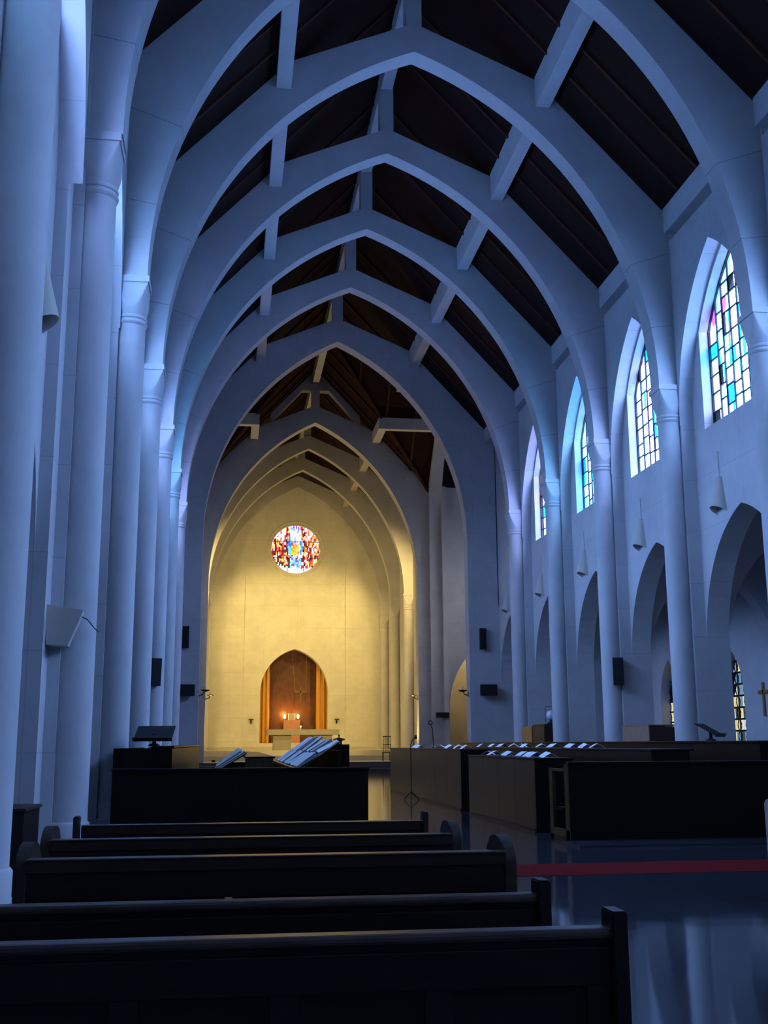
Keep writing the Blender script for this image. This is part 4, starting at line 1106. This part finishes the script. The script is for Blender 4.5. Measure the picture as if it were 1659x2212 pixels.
CL = {0: 'cone-shaped wall lamp cut by the right picture edge', 1: 'largest whole cone-shaped wall lamp on the right wall', 2: 'cone-shaped wall lamp on the right wall, second largest whole one',
      3: 'cone-shaped wall lamp on the right wall, third whole one', 4: 'cone-shaped wall lamp on the right wall, fourth whole one'}
cp = None
for k in range(-1, 5):
    cp = cone(CL.get(k, 'cone-shaped wall lamp on the right wall out of view'), (XC+WALL, bc(k)+1.0, 6.86), 1)
bm = None
cone('farthest tiny cone-shaped wall lamp on the right wall', (XC+WALL, 45.4, 6.86), 1)
for k in range(-2, 5):
    cone('cone-shaped wall lamp peeking out beside the nearest left column' if k == -1 else 'cone-shaped wall lamp on the left wall hidden by the columns', (XC-WALL, bc(k)+(1.45 if k == -1 else 1.0), 6.86), -1, 'left cone wall lamps')
# trapezoid box on the left pier
t = thing('wall_box', 'white trapezoid loudspeaker box fixed to the near left pier', 'loudspeaker', (-2.2, yk(0)-.02, 0))
bm = bmesh.new()
f_ = [(-.27, 3.235), (.26, 3.15), (.075, 2.67), (-.20, 2.69)]
v0 = [bm.verts.new((x, -.28, z)) for x, z in f_]; v1 = [bm.verts.new((x-.02, 0, z)) for x, z in f_]
bm.faces.new(v0[::-1]); bm.faces.new(v1)
for i in range(4): bm.faces.new((v0[i], v0[(i+1) % 4], v1[(i+1) % 4], v1[i]))
bmesh.ops.bevel(bm, geom=list(bm.edges), offset=.008, segments=2, affect='EDGES'); fin('box_body', bm, SPK, t)
bm = bmesh.new(); tube(bm, [(.22, -.1, 3.08), (.3, -.12, 3.04), (.38, .0, 2.94), (.42, .1, 2.90)], .008, 6); fin('cable', bm, IRON, t)
# black speakers
def speaker(label, loc, dims, rx=0, rz=0, grille=True):
    t = thing('wall_speaker', label, 'loudspeaker', loc, rz, 'black loudspeakers'); t.rotation_euler = (rx, 0, rz)
    a, b, c = dims
    bm = bmesh.new(); box(bm, -a/2, a/2, -b/2, b/2, -c/2, c/2, .012); cb = fin('cabinet', bm, BLACK, t)
    bm = bmesh.new(); box(bm, -a/2+.02, a/2-.02, -b/2-.012, -b/2, -c/2+.02, c/2-.02, .004); fin('grille', bm, mat('grille_cloth', (.02, .02, .022), .9, .1), cb)
    bm = bmesh.new(); box(bm, -.03, .03, b/2, b/2+.16, -.05, .05); fin('wall_mount', bm, IRON, t)
    return t
speaker('tall black loudspeaker tilted on a right-hand column', (10.98, yk(3)-.18, 3.38), (.30, .26, .78), .06, -.35)
speaker('tall black loudspeaker tilted on a left column', (-2.02, yk(3)-.1, 3.32), (.30, .26, .74), .06, .55)
speaker('narrow upright black loudspeaker on the pier left of the crossing arch', (-1.83, YX0-.2, 5.73), (.27, .18, .9))
speaker('squat black loudspeaker low on the pier left of the crossing arch', (-1.72, YX0-.35, 3.56), (.62, .4, .46), 0, .15)
speaker('narrow upright black loudspeaker on the pier right of the crossing arch', (10.69, YX0-.2, 5.75), (.27, .18, .9))
speaker('squat black loudspeaker low on the pier right of the crossing arch', (10.86, YX0-.35, 3.58), (.70, .4, .46), 0, -.15)
speaker('small wide black loudspeaker low on the far transept pier', (11.3, YX1-.62, 2.86), (.72, .2, .28))

# ------------------------------------------------------------------ furniture behind the stalls and in the crossing
t = thing('organ_console', 'boxy wooden organ console with tan side and dark front between two right columns', 'organ', (10.42, 27.3, 0))
bm = bmesh.new(); box(bm, 0, .03, .0, 1.9, 0, 1.80, .005); fin('side_panel', bm, TAN, t)
bm = bmesh.new(); box(bm, .03, .95, 0, 1.9, 0, 1.78, .005); fin('cabinet_body', bm, mat('dark_red_wood', (.05, .02, .018), .5), t)
bm = bmesh.new(); box(bm, -.01, .97, -.02, 1.92, 1.80, 1.83, .004); fin('lid', bm, TAN, t)
t = thing('wooden_cabinet', 'orange wooden cabinet with a darker front standing before a right column', 'cabinet', (10.25, 37.7, 0))
bm = bmesh.new(); box(bm, 0, .03, 0, 1.4, 0, 1.95, .005); box(bm, 0, .42, 0, .03, 0, 1.95); fin('side_panel', bm, ORANGE, t)
bm = bmesh.new(); box(bm, .42, .85, -.05, 1.4, 0, 2.02, .005); fin('cabinet_body', bm, mat('dark_brown_wood', (.035, .018, .012), .5), t)
t = thing('globe_lamp', 'clear glass globe lantern on top of the dark cabinet by a right column', 'lamp', (10.93, 37.7, 2.02))
bm = bmesh.new(); lathe(bm, [(.02, .12), (.12, .16), (.17, .28), (.12, .42), (.03, .46)], 24); fin('glass_globe', bm, mat('clear_glass', (.6, .65, .75), .1, .6), t, 60)
bm = bmesh.new(); lathe(bm, [(.12, 0), (.14, .03), (.05, .10), (.04, .13)], 20); fin('foot', bm, IRON, t, 40)
bm = bmesh.new(); tube(bm, [(-.19, 0, .05), (-.2, 0, .5), (-.16, 0, .58), (.16, 0, .58), (.2, 0, .5), (.19, 0, .05)], .012, 6); fin('handle', bm, IRON, t)
t = thing('ambo', 'dark wooden reading stand with a mushroom-shaped top and thin microphone near the steps', 'lectern', (5.5, 56.5, 0))
bm = bmesh.new(); box(bm, -.46, .46, -.3, .3, 0, 1.36, .01); fin('body', bm, STALL, t)
bm = bmesh.new(); lathe(bm, [(.16, 1.36), (.14, 1.5), (.18, 1.54), (.32, 1.58), (.27, 1.64), (.1, 1.68), (.03, 1.70), (.03, 1.76), (.05, 1.80), (.02, 1.85)], 24, (-.03, 0, 0)); fin('domed_top', bm, IRON, t, 40)
bm = bmesh.new(); tube(bm, [(.03, -.36, .3), (.03, -.36, 1.3)], .012, 6); fin('microphone_stem', bm, mat('blue_metal', (.03, .05, .3), .3), t)
t = thing('crozier_stand', 'thin dark standing pole with a ring-shaped head at the right of the sanctuary arch', 'stand', (7.33, 40.5, 0))
bm = bmesh.new(); tube(bm, [(0, 0, 0), (0, 0, 1.5), (-.02, 0, 1.9), (-.09, 0, 2.08)], .02, 8); lathe(bm, [(.2, 0), (.2, .02), (.03, .05)], 16); fin('pole', bm, IRON, t, 40)
bm = bmesh.new(); torus(bm, .07, .018, (-.09, 0, 2.12), 24, 6); fin('ring_head', bm, IRON, t, 60)
t = thing('microphone_stand', 'thin dark microphone stand on the aisle floor before the far panelled desks', 'microphone stand', (4.60, 28.6, 0))
bm = bmesh.new(); tube(bm, [(0, 0, .12), (0, 0, 1.38), (.05, 0, 1.50), (.12, 0, 1.53)], .013, 6); fin('pole', bm, BLACK, t, 40)
for a_ in (.3, 2.4, 4.5):
    bm = bmesh.new(); tube(bm, [(0, 0, .2), (.22*math.cos(a_), .22*math.sin(a_), .015)], .014, 6); fin('leg', bm, BLACK, t, 40)
bm = bmesh.new(); lathe(bm, [(.02, 0), (.035, .03), (.03, .09), (.01, .11)], 12, (.13, 0, 1.50)); fin('microphone', bm, BLACK, t, 40)
t = thing('spindle_chair', 'dark spindle-back chair beside the right sanctuary columns', 'chair', (8.66, 62.3, .46))
bm = bmesh.new()
for x in (-.2, -.1, 0, .1, .2): box(bm, x-.012, x+.012, -.22, -.2, .45, 1.3)
box(bm, -.22, .22, -.23, -.19, 1.28, 1.34); box(bm, -.22, .22, -.23, -.19, .85, .89); fin('backrest', bm, BLACK, t)
bm = bmesh.new(); box(bm, -.22, .22, -.22, .22, .42, .46); fin('seat', bm, BLACK, t)
for x in (-.2, .2):
    for y in (-.2, .2):
        bm = bmesh.new(); box(bm, x-.015, x+.015, y-.015, y+.015, 0, .42); fin('leg', bm, BLACK, t)
t = thing('wall_cross', 'small brown wooden cross on the right aisle wall at the picture edge', 'cross', (XC+AISLE-.02, 32.2, 2.7))
bm = bmesh.new(); box(bm, -.04, .02, -.05, .05, -.55, .45, .005); box(bm, -.04, .02, -.32, .32, .12, .22, .005); fin('cross_bars', bm, ORANGE, t)
t = thing('low_cabinet', 'low dark cabinet with a grey top beside the nearest left column', 'cabinet', (-2.32, 11.3, 0))
bm = bmesh.new(); box(bm, 0, .42, 0, .9, 0, .78, .008); fin('cabinet_body', bm, PEW, t)
bm = bmesh.new(); box(bm, -.01, .44, -.02, .92, .78, .81, .005); fin('cabinet_top', bm, PEWM, t)
